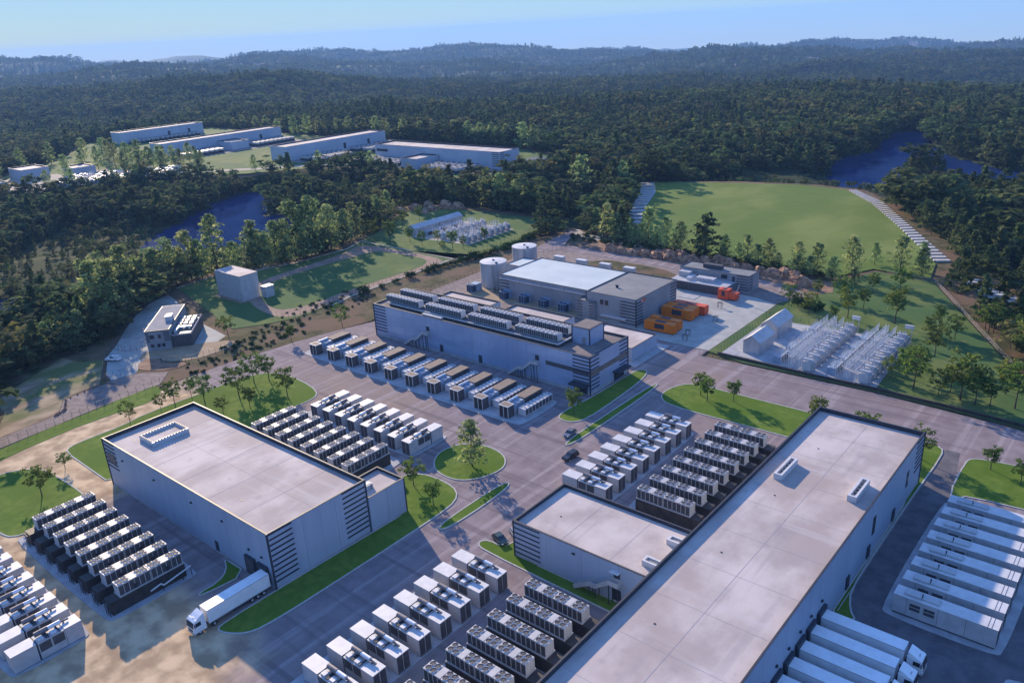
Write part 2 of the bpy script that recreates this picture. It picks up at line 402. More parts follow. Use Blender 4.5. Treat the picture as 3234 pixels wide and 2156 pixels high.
def polydist(X, Y, poly):
    """signed distance, negative inside"""
    d2 = np.full(X.shape, 1e18); ins = np.zeros(X.shape, bool)
    k = len(poly)
    for i in range(k):
        ax, ay = poly[i]; bx, by = poly[(i + 1) % k]
        ex, ey = bx - ax, by - ay
        t = np.clip(((X - ax) * ex + (Y - ay) * ey) / (ex * ex + ey * ey), 0, 1)
        d2 = np.minimum(d2, (X - ax - t * ex) ** 2 + (Y - ay - t * ey) ** 2)
        if ay != by:
            c = ((ay > Y) != (by > Y)) & (X < ex * (Y - ay) / ey + ax)
            ins ^= c
    d = np.sqrt(d2)
    return np.where(ins, -d, d)
def sstep(a, b, x):
    t = np.clip((x - a) / (b - a), 0, 1)
    return t * t * (3 - 2 * t)
_tab = rng.random((256, 256)) * 2 - 1
def vnoise(x, y):
    xi = np.floor(x).astype(int); yi = np.floor(y).astype(int)
    fx = x - xi; fy = y - yi
    fx = fx * fx * (3 - 2 * fx); fy = fy * fy * (3 - 2 * fy)
    g = lambda a, b: _tab[a & 255, b & 255]
    return (g(xi, yi) * (1 - fx) + g(xi + 1, yi) * fx) * (1 - fy) + (g(xi, yi + 1) * (1 - fx) + g(xi + 1, yi + 1) * fx) * fy
def fbm(x, y, o=4):
    s = 0; a = 1.0
    for i in range(o):
        s = s + a * vnoise(x + 17.3 * i, y - 9.1 * i); x = x * 2.03; y = y * 2.03; a *= .5
    return s
FH = Vector((FWD.x, FWD.y)).normalized(); RH = Vector((FH.y, -FH.x))
def height(X, Y):
    r = np.hypot(X, Y) + 1e-6
    s = (X * RH.x + Y * RH.y) / r
    f = (X * FH.x + Y * FH.y) / r
    s = np.where(f > 0.3, s, np.clip(s, -.6, .6) * 0.5)
    td = np.clip(0.0325 + 0.035 * s, 0.008, 0.056)
    far = 100 - 9000 * td
    t = np.clip((r - 700) / 8300, 0, 1)
    z = -14 + (far + 14) * t
    z = np.where(r > 9000, 100 - 9000 * td - (r - 9000) * (td + .002), z)
    amp = 7 + 75 * sstep(700, 3400, r) + 45 * sstep(3500, 7500, r)
    z = z + amp * fbm(X / 900 + 3.1, Y / 900 + 8.7) * .62
    z = z + 5 * fbm(X / 130, Y / 130, 3) * sstep(300, 900, r)
    # the dark ridge on the left and the rise behind the east lake
    z = z + 30 * np.exp(-((r - 2150) / 420) ** 2) * sstep(-.12, -.3, s) * (f > 0)
    z = z + 20 * np.exp(-((r - 1250) / 260) ** 2) * sstep(.55, .1, np.abs(s - .05)) * (f > 0)
    z = z + 30 * sstep(1800, 3500, r) * (1 - 2 * np.abs(vnoise(X / 700 + 9, Y / 1300 - 4)))
    z = np.where(z > 105, 105 + (z - 105) * .35, z)
    z = np.minimum(z, 165)
    dc = np.min([polydist(X, Y, p) for p in CLEAR], axis=0)
    low = np.minimum(z, 6)
    z = np.where(r < 1000, low + (z - low) * sstep(550, 1000, r), z)
    z = z * sstep(2, 45, dc) + (-0.4) * (1 - sstep(2, 45, dc))
    for lk, lz in ((LAKE_W, ZW), (LAKE_E, ZE), (POND, ZP)):
        d = polydist(X, Y, lk)
        k = 1 - sstep(-2, 30, d)
        k = np.where(dc < 0, 0, k * sstep(0, 14, dc))
        z = z * (1 - k) + (lz - 2.5) * k
        z = np.where((d > 2) & (d < 90) & (dc > 20), np.maximum(z, lz + .8), z)
    return z
az_c = math.atan2(FH.y, FH.x)
azs = np.concatenate([np.linspace(az_c - .75, az_c + .75, 330), np.linspace(az_c + .75, az_c + 2 * PI - .75, 64)[1:-1]])
rs = np.concatenate([[0.5], 30 * 1.0205 ** np.arange(0, 305)])
rs = rs[rs < 13800]
RR, AA = np.meshgrid(rs, azs, indexing='ij')
TX = RR * np.cos(AA); TY = RR * np.sin(AA)
TZ = height(TX.ravel(), TY.ravel()).reshape(TX.shape)
nr, na = TX.shape
idx = np.arange(nr * na).reshape(nr, na)
q = np.stack([idx[:-1], idx[1:], np.roll(idx, -1, 1)[1:], np.roll(idx, -1, 1)[:-1]], -1).reshape(-1, 4)
def grid_mesh(name, V, Q):
    me = bpy.data.meshes.new(name)
    me.vertices.add(len(V)); me.vertices.foreach_set('co', np.asarray(V, np.float32).ravel())
    me.loops.add(Q.size); me.loops.foreach_set('vertex_index', Q.ravel().astype(np.int32))
    me.polygons.add(len(Q)); me.polygons.foreach_set('loop_start', np.arange(0, Q.size, Q.shape[1], dtype=np.int32))
    me.update(calc_edges=True); me.validate()
    return me
me = grid_mesh("terrain", np.stack([TX, TY, TZ], -1).reshape(-1, 3), q)
me.materials.append(M['forest_floor']); me.materials.append(M['far_wood']); me.materials.append(M['scrub']); me.materials.append(M['hill_rock'])
rc = np.hypot(TX, TY)[:-1, :].ravel()
dW = np.min([polydist(TX[:-1].ravel(), TY[:-1].ravel(), p) for p in CLEAR], axis=0)
mi = np.where(rc > 2500, 1, 0); mi = np.where(dW < 6, 2, mi)
def bare(X, Y): return (fbm(X / 190 + 31, Y / 190 - 12, 3) > .86) & (np.hypot(X, Y) > 1500)
mi = np.where(bare(TX[:-1].ravel(), TY[:-1].ravel()), 3, mi)
me.polygons.foreach_set('material_index', mi.astype(np.int32)); me.polygons.foreach_set('use_smooth', np.ones(len(q), bool))
struct("terrain", me)
for nm, lk, lz in (("lake_water", LAKE_W, ZW), ("lake_water", LAKE_E, ZE), ("pond_water", POND, ZP)):
    big = offset(chaikin(lk, 2), -12)
    struct(nm, MB().prism(big, lz - .5, lz).mesh(nm, ['water']))

def leaf_tree(name, mats, crown, n_clump, n_leaf, leaf, trunk_h, trunk_r, seed, limbs=6, core=0.0):
    """unit-height tree as two meshes (trunk with limbs, crown of leaf-sized faces gathered in clumps)"""
    r = random.Random(seed)
    tk = MB()
    top = .96 if crown == 'pine' else .8
    px = [(0, 0, -.02)]
    for i in range(1, 5): px.append((r.uniform(-.012, .012) * i, r.uniform(-.012, .012) * i, top * i / 4))
    for i in range(4): tk.cyl(px[i], px[i + 1], trunk_r * (1 - i * .22), 6, 0, trunk_r * (1 - (i + 1) * .22), cap=False)
    cr = MB(); cl = []
    for i in range(n_clump):
        if crown == 'pine':
            t = (i + r.random()) / n_clump
            z = trunk_h + (1 - trunk_h) * t ** .9
            rad = (.05 + .25 * min(1, 3.2 * t + .35) * (1 - t) ** .8) * r.choice((.7, 1.0, 1.0, 1.3))
            a = i * 2.4 + r.uniform(-.5, .5); d = rad * r.uniform(.35, 1.0)
            s = (.085 * (1 - .4 * t)) * r.uniform(.75, 1.4)
            cl.append((d * math.cos(a), d * math.sin(a), z - d * .12, s * 1.15, s * .62))
        elif crown == 'cone':
            t = (i + r.random()) / n_clump
            z = trunk_h + (1 - trunk_h) * t
            rad = .20 * (1 - t) ** .9 + .01
            a = i * 2.4; d = rad * r.uniform(.5, 1)
            cl.append((d * math.cos(a), d * math.sin(a), z - d * .3, .07 * (1.1 - .6 * t), .05))
        else:
            while True:
                p = Vector((r.uniform(-1, 1), r.uniform(-1, 1), r.uniform(-1, 1)))
                if .25 < p.length < 1: break
            c0 = trunk_h + (1 - trunk_h) * .5
            w = .27 if crown == 'round' else .36
            s = .085 * r.uniform(.7, 1.35)
            cl.append((p.x * w, p.y * w, c0 + p.z * (1 - trunk_h) * .46, s, s * .72))
    for k, c in enumerate(cl[::max(1, len(cl) // limbs)]):
        zz = max(trunk_h * .7, c[2] - .10)
        tk.cyl((0, 0, zz), c[:3], trunk_r * .32, 4, 0, trunk_r * .1, cap=False)
    for c in cl:
        for _ in range(n_leaf):
            while True:
                p = Vector((r.uniform(-1, 1), r.uniform(-1, 1), r.uniform(-1, 1)))
                if p.length < 1: break
            o = Vector((c[0] + p.x * c[3], c[1] + p.y * c[3], c[2] + p.z * c[4]))
            n = Vector((p.x + r.uniform(-.8, .8), p.y + r.uniform(-.8, .8), p.z + r.uniform(-.2, 1.3)))
            n = n.normalized() if n.length > 1e-3 else Vector((0, 0, 1))
            u = n.orthogonal().normalized(); v = n.cross(u)
            a = r.uniform(0, 6.28); u, v = u * math.cos(a) + v * math.sin(a), v * math.cos(a) - u * math.sin(a)
            l = leaf * r.uniform(.6, 1.35)
            cr.tri(tuple(o + u * l), tuple(o - u * l * .55 + v * l * .62), tuple(o - u * l * .5 - v * l * .66))
    return tk.mesh(name + "_trunk", [mats[0]]), cr.mesh(name + "_crown", [mats[1]])

def joined(name, a, b):
    """one mesh from the trunk and the crown"""
    V = []; F = []; MI = []
    for k, me in enumerate((a, b)):
        n = len(V); V += [tuple(v.co) for v in me.vertices]
        F += [tuple(n + i for i in p.vertices) for p in me.polygons]; MI += [k] * len(me.polygons)
    m = bpy.data.meshes.new(name); m.from_pydata(V, [], F)
    m.materials.append(a.materials[0]); m.materials.append(b.materials[0])
    m.polygons.foreach_set('material_index', MI); m.update()
    return m
WOODS = bpy.data.collections.new("forest_tree_kinds")       # source trees of the wood, used only through the two wood objects
kinds = [("cone", 'wood_a', 26, 11, .055, .10), ("cone", 'wood_a', 22, 10, .06, .06), ("pine", 'wood_a', 26, 11, .055, .18), ("round", 'wood_b', 26, 12, .06, .16), ("wide", 'wood_b', 26, 12, .062, .2), ("round", 'wood_a', 24, 12, .062, .12), ("wide", 'wood_c', 26, 12, .062, .2), ("cone", 'wood_b', 24, 11, .06, .08)]
for i, (cr, mt, nc, nl, lf, th) in enumerate(kinds):
    a, b = leaf_tree("k%d" % i, ('bark', mt), cr, nc, nl, lf, th, .014, 40 + i, 3)
    WOODS.objects.link(bpy.data.objects.new("wood_tree_%d" % i, joined("wood_tree", a, b)))
gn = bpy.data.node_groups.new("wood_scatter", 'GeometryNodeTree')
gn.interface.new_socket("Geometry", in_out='INPUT', socket_type='NodeSocketGeometry')
gn.interface.new_socket("Geometry", in_out='OUTPUT', socket_type='NodeSocketGeometry')
gi = gn.nodes.new('NodeGroupInput'); go = gn.nodes.new('NodeGroupOutput')
iop = gn.nodes.new('GeometryNodeInstanceOnPoints'); ci = gn.nodes.new('GeometryNodeCollectionInfo')
ci.inputs['Collection'].default_value = WOODS; ci.inputs['Separate Children'].default_value = True; ci.inputs['Reset Children'].default_value = True
def nattr(n, t):
    x = gn.nodes.new('GeometryNodeInputNamedAttribute'); x.data_type = t; x.inputs['Name'].default_value = n
    return x.outputs['Attribute']
GL = gn.links.new
GL(gi.outputs[0], iop.inputs['Points']); GL(ci.outputs[0], iop.inputs['Instance'])
iop.inputs['Pick Instance'].default_value = True
GL(nattr('kind_index', 'INT'), iop.inputs['Instance Index']); GL(nattr('turn', 'FLOAT_VECTOR'), iop.inputs['Rotation']); GL(nattr('size', 'FLOAT_VECTOR'), iop.inputs['Scale'])
GL(iop.outputs[0], go.inputs[0])
def scatter(name, X, Y, Z, H, Wd, K):
    me = bpy.data.meshes.new(name); n = len(X)
    me.vertices.add(n); me.vertices.foreach_set('co', np.stack([X, Y, Z], -1).astype(np.float32).ravel())
    a = me.attributes.new('kind_index', 'INT', 'POINT'); a.data.foreach_set('value', K.astype(np.int32))
    a = me.attributes.new('turn', 'FLOAT_VECTOR', 'POINT'); tv = np.zeros((n, 3), np.float32); tv[:, 2] = rng.random(n) * 6.28; a.data.foreach_set('vector', tv.ravel())
    a = me.attributes.new('size', 'FLOAT_VECTOR', 'POINT'); a.data.foreach_set('vector', np.stack([Wd, Wd, H], -1).astype(np.float32).ravel())
    o = stuff(obj(name, me)); md = o.modifiers.new("scatter", 'NODES'); md.node_group = gn
    return o
def wood(name, r0, r1, step, hm, margin=2.5):
    n = int(r1 / step)
    ff, ss = np.meshgrid(np.arange(0, n) * step, np.arange(-n, n) * step * .98)
    ff = ff.ravel() + rng.uniform(-.45, .45, ff.size) * step; ss = ss.ravel() + rng.uniform(-.45, .45, ss.size) * step
    k = (np.abs(ss) < .70 * ff + 40); ff = ff[k]; ss = ss[k]
    X = ff * FH.x + ss * RH.x; Y = ff * FH.y + ss * RH.y
    r = np.hypot(X, Y); k = (r > r0) & (r < r1); X = X[k]; Y = Y[k]
    if r0 < 1500:
        d = np.min([polydist(X, Y, p) for p in CLEAR + [P_PATH]], axis=0)
        dl = np.min([polydist(X, Y, chaikin(p, 2)) for p in (LAKE_W, LAKE_E, POND)], axis=0)
        k = (d > margin) & (dl > 1.5) & ~((d < 22) & (rng.random(len(X)) < .12)); X = X[k]; Y = Y[k]
    gap = fbm(X / 70, Y / 70, 3); k = gap > -1.25 + rng.random(len(X)) * .3; X = X[k]; Y = Y[k]
    k = ~(bare(X, Y) & (rng.random(len(X)) < .8)); X = X[k]; Y = Y[k]
    Z = height(X, Y)
    var = fbm(X / 220 + 5, Y / 220, 3)
    low = np.ones(len(X))
    if r0 < 1500:                        # lower growth on the near shores and close to the lawns
        dl = np.min([polydist(X, Y, chaikin(p, 2)) for p in (LAKE_W, LAKE_E)], axis=0)
        dn = np.min([polydist(X, Y, p) for p in (P_WEST, P_FIELD)], axis=0)
        cen = np.hypot(X, Y); near_w = (dl < 75) & (((X - -500) * FH.x + (Y - 285) * FH.y) < 0) & (X < -300)
        near_e = (X > -262) & (X < -122) & (cen < 640) & (cen > 480) & (dl < 130)
        dp = polydist(X, Y, P_CAMP); near_w = near_w | ((dp < 70) & ((X + 640) * FH.x + (Y - 380) * FH.y < 40) & (X < -420))
        low = np.where((dp < 70) & near_w, .72, np.where(near_e, .25, np.where(near_w, .36, 1.0)))
        k = ~((near_w | near_e) & (dp > 70) & (rng.random(len(X)) < np.where(near_e, .6, .2))); X, Y, Z, low, var = X[k], Y[k], Z[k], low[k], var[k]
    K = np.where(var + rng.normal(0, .55, len(X)) > .1, rng.integers(3, 6, len(X)), rng.integers(0, 3, len(X)))
    K = np.where(rng.random(len(X)) < .10 + .10 * (fbm(X / 120 - 7, Y / 120, 2) > .3), 6, K); K = np.where(rng.random(len(X)) < .12, 7, K)
    H = hm * rng.lognormal(0, .30, len(X)) * (1 + .12 * var); H = np.clip(H, hm * .45, hm * 1.85) * low
    r = np.hypot(X, Y)
    return scatter(name, X, Y, Z - .3, H, H * rng.uniform(.85, 1.35, len(X)) * (1.25 + .5 * (K > 2) * (K < 7)), K)
wood("forest_trees", 120, 1300, 7.2, 12.5)
wood("distant_forest_trees", 1300, 3000, 10.0, 14.5)
wood("hill_forest_trees", 3000, 8500, 27.0, 19.0)

# haze: one closed box of thin air round everything
hz = MB().box(-14300, -14300, -720, 14300, 14300, 178).mesh("haze", [])
hm_ = bpy.data.materials.new("haze_air"); hm_.use_nodes = True
hn = hm_.node_tree; hn.nodes.clear()
ho = hn.nodes.new("ShaderNodeOutputMaterial"); hv = hn.nodes.new("ShaderNodeVolumePrincipled")
hv.inputs['Color'].default_value = (0.26, 0.51, 1.0, 1); hv.inputs['Density'].default_value = 0.000062; hv.inputs['Anisotropy'].default_value = 0.15
hn.links.new(hv.outputs[0], ho.inputs['Volume'])
hz.materials.append(hm_)
stuff(obj("haze", hz))

# ------------------------------------------------------------------ ground sheets of the site
def sheet(name, pts, z, mat, smooth=0, th=0.25):
    p = chaikin(pts, smooth) if smooth else pts
    return struct(name, MB().prism(p, z - th, z).mesh(name, [mat]))
ASPH = [(-231, 40), (-229.9, 54.4), (-231.6, 62.1), (-233, 75.3), (-232.5, 88.2), (-231.4, 94.6), (-232.1, 99), (-237.4, 104.1), (-239, 110.2), (-239.1, 122.4), (-238.7, 132.8), (-237, 143), (-235.5, 154),
        (-232.5, 168.2), (-228.5, 181), (-224, 190), (-222, 198), (-129, 198), (-129, 222.2), (-111, 222.2), (-110.8, 217.6), (-98, 218.2), (-77, 218.4), (-59.7, 218.7), (-39, 217.5), (-8, 214.5), (50, 210),
        (115, 150), (115, -35), (-60, -55), (-235, -35)]
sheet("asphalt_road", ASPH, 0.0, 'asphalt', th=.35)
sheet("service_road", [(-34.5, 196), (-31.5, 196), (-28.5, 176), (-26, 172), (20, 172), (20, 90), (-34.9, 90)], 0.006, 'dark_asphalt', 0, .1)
sheet("grass_verge", [(-237.3, 40), (-237.3, 57), (-239.3, 70.8), (-240.1, 81.2), (-241.6, 93.7), (-241.9, 104), (-237.4, 104.1), (-232.1, 99), (-231.4, 94.6), (-232.5, 88.2), (-233, 75.3), (-231.6, 62.1), (-229.9, 54.4), (-230, 40)], 0.06, 'grass', 0)
sheet("gravel_yard", [(-237.6, 50), (-239.7, 70.8), (-241.2, 84), (-242.3, 103), (-246, 97), (-251.7, 98.3), (-257.8, 95.7), (-257, 82), (-247, 76.5), (-245, 58)], -0.05, 'gravel')
sheet("dirt_slope", [(-245.4, 58), (-247.2, 76.4), (-257.4, 82), (-259.9, 94.3), (-262.5, 96), (-280, 105.2), (-286, 99), (-295.5, 97.5), (-281.7, 77.4), (-275, 69), (-262, 67)], -0.08, 'dirt', 0)
sheet("house_yard", [(-334, 158), (-328.8, 147), (-318.4, 135.7), (-303.7, 123.9), (-292, 115.6), (-283, 108), (-266.3, 99.6), (-259.3, 98), (-258.2, 106), (-267, 112), (-262, 122), (-259, 134), (-264, 143), (-280, 145), (-300, 147), (-320, 155)], -0.06, 'concrete')
sheet("side_road", [(-259, 96.4), (-257.8, 105.5), (-249.5, 112.6), (-241.8, 105.5), (-243.4, 95.5), (-250.5, 98.6)], -0.02, 'gravel')
sheet("tan_yard", [(-271.5, 113.6), (-268.6, 112.0), (-266, 118.5), (-259.7, 116.2), (-252.3, 122.8), (-251.3, 136.8), (-257, 143), (-267, 131), (-275, 118)], -0.02, 'tan', 1, .1)
sheet("brown_bank", [(-268, 112.6), (-262.3, 108.0), (-257.5, 108.6), (-250.2, 114.2), (-250.6, 121.5), (-259.2, 115.4), (-265.8, 117.8)], -0.01, 'brown', 1, .1)
sheet("ground", P_WEST, -0.14, 'scrub', 0, .3)
LAWN_W = [(-339.1, 165.1), (-341, 176), (-342.3, 187.3), (-331.7, 201.3), (-326.1, 219.3), (-324.1, 249), (-330.5, 263.6), (-293.9, 262.8), (-262.4, 262), (-263.4, 239.7), (-261.8, 199.7), (-256.9, 174.3), (-259, 166.4), (-262, 158.5), (-268.5, 148.6), (-275.2, 149.4), (-293.3, 154.5), (-312.2, 159)]
sheet("west_lawn", LAWN_W, 0.0, 'meadow')
trk = chaikin([(-314.4, 191.7), (-316.6, 202.4), (-317, 216.7), (-319, 244.5), (-327, 260.2), (-297.4, 261), (-269.4, 260.6), (-263.4, 256.6), (-260.6, 239.8), (-261.2, 214), (-261.8, 199.7), (-257.8, 174.3), (-262, 167), (-271.3, 166), (-290, 170), (-308, 180)], 2)
sheet("dirt_track", trk, 0.02, 'track', 0, .1)
sheet("inner_lawn", [(-309.5, 195.2), (-310.7, 214.8), (-309.3, 247), (-308, 254.7), (-288.1, 256.4), (-272, 255.8), (-266.4, 246), (-266.6, 232.4), (-267.6, 204), (-266.4, 180.2), (-270.3, 172.8), (-276.1, 171.5), (-288, 175), (-303, 183)], 0.04, 'meadow', 2, .1)
sheet("lawn_path", [(-340.5, 165), (-343.4, 187.6), (-333, 202), (-327.4, 219.6), (-325.6, 249.4), (-331.9, 264.4), (-330.5, 263.4), (-323.9, 249), (-325.9, 219.2), (-331.4, 201), (-342, 187.3), (-339, 165)], 0.03, 'path', 0, .1)
sheet("lawn_path", [(-331.9, 264.8), (-294, 264), (-261.6, 263.4), (-257.4, 273), (-259.6, 273), (-262.6, 262.2), (-294, 262.9), (-330.5, 263.6)], 0.034, 'path', 0, .1)
sheet("lawn_path", [(-262.2, 262), (-261.4, 240), (-259.9, 199.7), (-257.0, 186), (-258.2, 186), (-261.6, 199.7), (-263.0, 240), (-264, 258)], 0.045, 'path', 0, .1)
sheet("substation_lawn", [(-331.6, 265), (-340.5, 288.5), (-357.8, 316), (-369.5, 342.2), (-336, 346), (-273.2, 349.5), (-258.6, 316.8), (-256, 292.9), (-256, 273.6), (-262, 263.6)], 0.0, 'meadow')
sheet("scrub_ditch", [(-259, 150), (-255, 174), (-259.4, 199.7), (-260.2, 240), (-261, 262), (-255, 274), (-254.6, 293), (-258, 316), (-240, 330), (-236, 290), (-237, 252), (-237, 223), (-229.6, 183), (-236, 156), (-239, 133), (-240, 112), (-250, 118)], -0.12, 'scrub')
sheet("plant_yard", [(-236.5, 224), (-237, 252), (-239, 289), (-228, 308), (-172, 309), (-119, 303), (-104, 296), (-111.2, 277.6), (-111, 222.5), (-129.2, 222.5), (-129.2, 198.2), (-222, 198.2), (-232, 210)], -0.03, 'gravel')
sheet("concrete_yard", [(-152.1, 222.6), (-110.8, 222.5), (-111, 276.5), (-119.8, 279.5), (-152, 283)], 0.0, 'concrete', 0, .1)
sheet("tan_yard", [(-222, 226), (-166, 226), (-166, 237.5), (-222, 239)], 0.0, 'tan', 0, .1)
sheet("back_lawn", [(-205, 270), (-160, 270), (-158, 290), (-172, 297), (-206, 296)], 0.01, 'scrub', 1, .1)
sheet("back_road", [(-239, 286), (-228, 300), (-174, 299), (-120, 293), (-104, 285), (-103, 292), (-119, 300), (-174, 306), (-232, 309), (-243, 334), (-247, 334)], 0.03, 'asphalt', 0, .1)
sheet("earth_bank", [(-222, 309), (-174, 306.5), (-120, 300.6), (-104, 293), (-99, 300), (-103, 312), (-120, 312), (-150, 319), (-200, 322), (-222, 324)], 0.05, 'brown', 0, .3)
sheet("dirt_road", [(-243, 330), (-234, 326), (-223, 323), (-178, 318), (-178, 321), (-222, 329), (-236, 332), (-246, 340)], 0.0, 'path', 1, .3)
sheet("east_lawn", [(-110.6, 222.3), (-110.8, 277.6), (-103.5, 295), (-100.5, 320), (-93.5, 334.6), (-71.8, 331), (-47.1, 285), (-32.7, 258.5), (-25, 247), (-8, 219), (60, 216), (60, 212), (-7.5, 216.3), (-39, 219.1), (-59.7, 220.2), (-77, 219.9), (-98, 219.6)], 0.0, 'meadow')
sheet("substation_pad", [(-106.6, 222.2), (-106.8, 260.1), (-61, 263.5), (-58.9, 222)], 0.02, 'pad', 0, .1)
sheet("sports_field", [(-279.4, 464.5), (-274.6, 468.8), (-227.5, 486.9), (-188.6, 496.1), (-160.5, 492.5), (-136.3, 461.5), (-108.8, 414.8), (-77.4, 357), (-73.6, 334), (-96, 338), (-104.5, 322), (-118, 320), (-175.4, 327), (-213.6, 342.6), (-221, 360), (-246, 410), (-258, 439)], 0.0, 'field')
sheet("campus_ground", offset(P_CAMP, 5), 0.0, 'meadow')
sheet("campus_road", [(-668, 345), (-612, 384), (-560, 436), (-500, 440), (-400, 438), (-392, 468), (-398, 500), (-405, 500), (-402, 470), (-406, 446), (-500, 448), (-563, 446), (-618, 392), (-672, 352)], 0.03, 'path', 0, .1)
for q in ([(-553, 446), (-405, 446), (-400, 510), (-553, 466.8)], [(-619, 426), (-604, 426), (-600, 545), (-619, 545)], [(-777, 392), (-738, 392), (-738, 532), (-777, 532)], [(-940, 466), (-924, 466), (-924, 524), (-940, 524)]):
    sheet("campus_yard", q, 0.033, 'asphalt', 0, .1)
sheet("campus_road", [(-800, 262), (-780, 246), (-735, 222), (-695, 252), (-672, 330), (-700, 340), (-760, 330)], 0.036, 'path', 0, .1)

def island(name, pts, smooth=2, z=.11, mat='grass'):
    p = chaikin(pts, smooth)
    o = struct(name, MB().prism(offset(p, .3), -.05, z).mesh(name, [mat]))
    k = MB(); n = len(p); inn = offset(p, .3)
    for a, b in ((p, inn),):
        for i in range(n):
            j = (i + 1) % n
            s = len(k.v)
            k.v += [(*a[i], -.05), (*a[j], -.05), (*a[i], z + .04), (*a[j], z + .04), (*b[i], z + .04), (*b[j], z + .04), (*b[i], -.05), (*b[j], -.05)]
            k.f += [(s, s + 1, s + 3, s + 2), (s + 2, s + 3, s + 5, s + 4), (s + 4, s + 5, s + 7, s + 6)]; k.m += [0, 0, 0]
    obj("kerb", k.mesh("kerb", ['kerb']), o)
    return o
island("grass_island", [(-219.5, 67.1), (-222.2, 69), (-222.8, 74), (-222.6, 84.3), (-224.6, 92), (-223.8, 108.3), (-224, 120.5), (-222.2, 128), (-217, 133), (-205, 133.4), (-193.5, 131), (-190, 127), (-190.4, 119), (-189.5, 98.0), (-188.5, 92), (-191.9, 91.4), (-191.9, 66.6), (-205, 66.8)], 1)
island("grass_island", [(-222.1, 51.7), (-220.3, 55.5), (-216, 59.4), (-208, 60.3), (-192, 60.6), (-186.5, 58.5), (-186, 42.5), (-193, 40.6), (-212, 40), (-222, 45)], 2)
island("round_grass_island", [(-134.3, 121.4), (-136, 126), (-134.2, 131.6), (-128.9, 134.3), (-123.6, 134.2), (-119.2, 132.2), (-116.5, 128), (-117.8, 121.8), (-121, 118), (-125, 116.8), (-130.5, 117.8)], 2)
island("grass_island", [(-135.1, 111.9), (-131.7, 114.9), (-127, 115.5), (-121, 115), (-117.2, 112.6), (-115.5, 108), (-115.3, 93.6), (-115.4, 70.8), (-115.8, 59.2), (-117.2, 56), (-120, 54), (-122.6, 53.4), (-123.2, 56), (-123.1, 66.9), (-122.9, 80), (-122.6, 91.4), (-122.4, 101.6), (-131.3, 101.6), (-134.5, 105)], 1)
island("grass_median", [(-112.6, 100.5), (-112.9, 112), (-112.6, 123.6), (-110.2, 123.6), (-109.6, 112), (-110.1, 100.5)], 2)
island("grass_median", [(-112.3, 146.2), (-112.6, 162), (-112.2, 191.4), (-110.2, 191.6), (-109.7, 164), (-110.1, 146.2)], 2)
island("grass_island", [(-122.8, 157.6), (-123.4, 164), (-122, 172.9), (-121.9, 194.5), (-121, 198.2), (-118, 198), (-116.2, 190.7), (-115.3, 176), (-115.1, 161.5), (-117, 157.4), (-120, 156.6)], 1)
island("grass_island", [(-106, 183.6), (-107.2, 189), (-105, 195.6), (-101, 197.6), (-88.2, 197.5), (-62, 197.5), (-60, 195), (-59.6, 181.2), (-77.6, 180.8), (-101, 180.5)], 2)
island("grass_strip", [(-58.9, 178), (-58.9, 196.4), (-40, 197), (-35.4, 196.6), (-34.4, 192), (-34.9, 170), (-35.1, 144.5), (-34.8, 131), (-33.2, 125.8), (-31.2, 123.2), (-35.7, 121.8), (-35.72, 130), (-35.72, 176.9), (-40, 177)], 1)
island("grass_island", [(-29.2, 174.8), (-29.7, 192), (-28.8, 194.8), (-25, 196), (-14, 197.4), (12, 198), (14, 182), (-10, 178), (-25.6, 176.8), (-27, 174.6)], 1)
island("grass_island", [(-101, 101.2), (-101.4, 102.6), (-100, 103.8), (-96, 103.8), (-95.4, 107.4), (-95.4, 119), (-97.8, 120.6), (-97, 122), (-92.4, 121), (-92.3, 103.1), (-68, 103.1), (-59.2, 103.1), (-59.2, 99.8), (-77, 99.9), (-99, 100.4)], 1)
island("dock_grass", [(-135, 57), (-135, 61.5), (-137, 64.5), (-141.5, 66.7), (-132.4, 66.7), (-133.6, 56.8)], 1)

def pad(name, pts, sm=2):
    return struct(name, MB().prism(chaikin(pts, sm), -.05, .14).mesh(name, ['pad']))
def rr(x0, y0, x1, y1, c=1.6): return [(x0 + c, y0), (x1 - c, y0), (x1, y0 + c), (x1, y1 - c), (x1 - c, y1), (x0 + c, y1), (x0, y1 - c), (x0, y0 + c)]
pad("concrete_pad", rr(-186.2, 41.9, -140.4, 61.0))
pad("concrete_pad", rr(-184.6, 24.6, -140.0, 39.2))
pad("concrete_pad", rr(-184.6, 98.2, -139.4, 116.6))
pad("concrete_pad", rr(-184.4, 118.2, -139.2, 132.8))
pad("concrete_pad", rr(-224.6, 147.0, -127.4, 166.4, 2.4))
pad("concrete_pad", rr(-100.6, 127.6, -86.8, 170.4))
pad("concrete_pad", rr(-83.6, 129.6, -63.6, 172.4))
pad("concrete_pad", rr(-100.6, 48.6, -86.6, 95.2))
pad("concrete_pad", rr(-82.6, 48.6, -61.8, 96.4))
pad("concrete_pad", rr(-29.4, 128.0, -9.6, 172.2))
pad("concrete_pad", rr(-9.0, 96.0, 8.0, 124.4))
pad("loading_apron", [(-127.6, 198.4), (-123.0, 198.4), (-123.0, 219.6), (-127.6, 219.6)], 0)
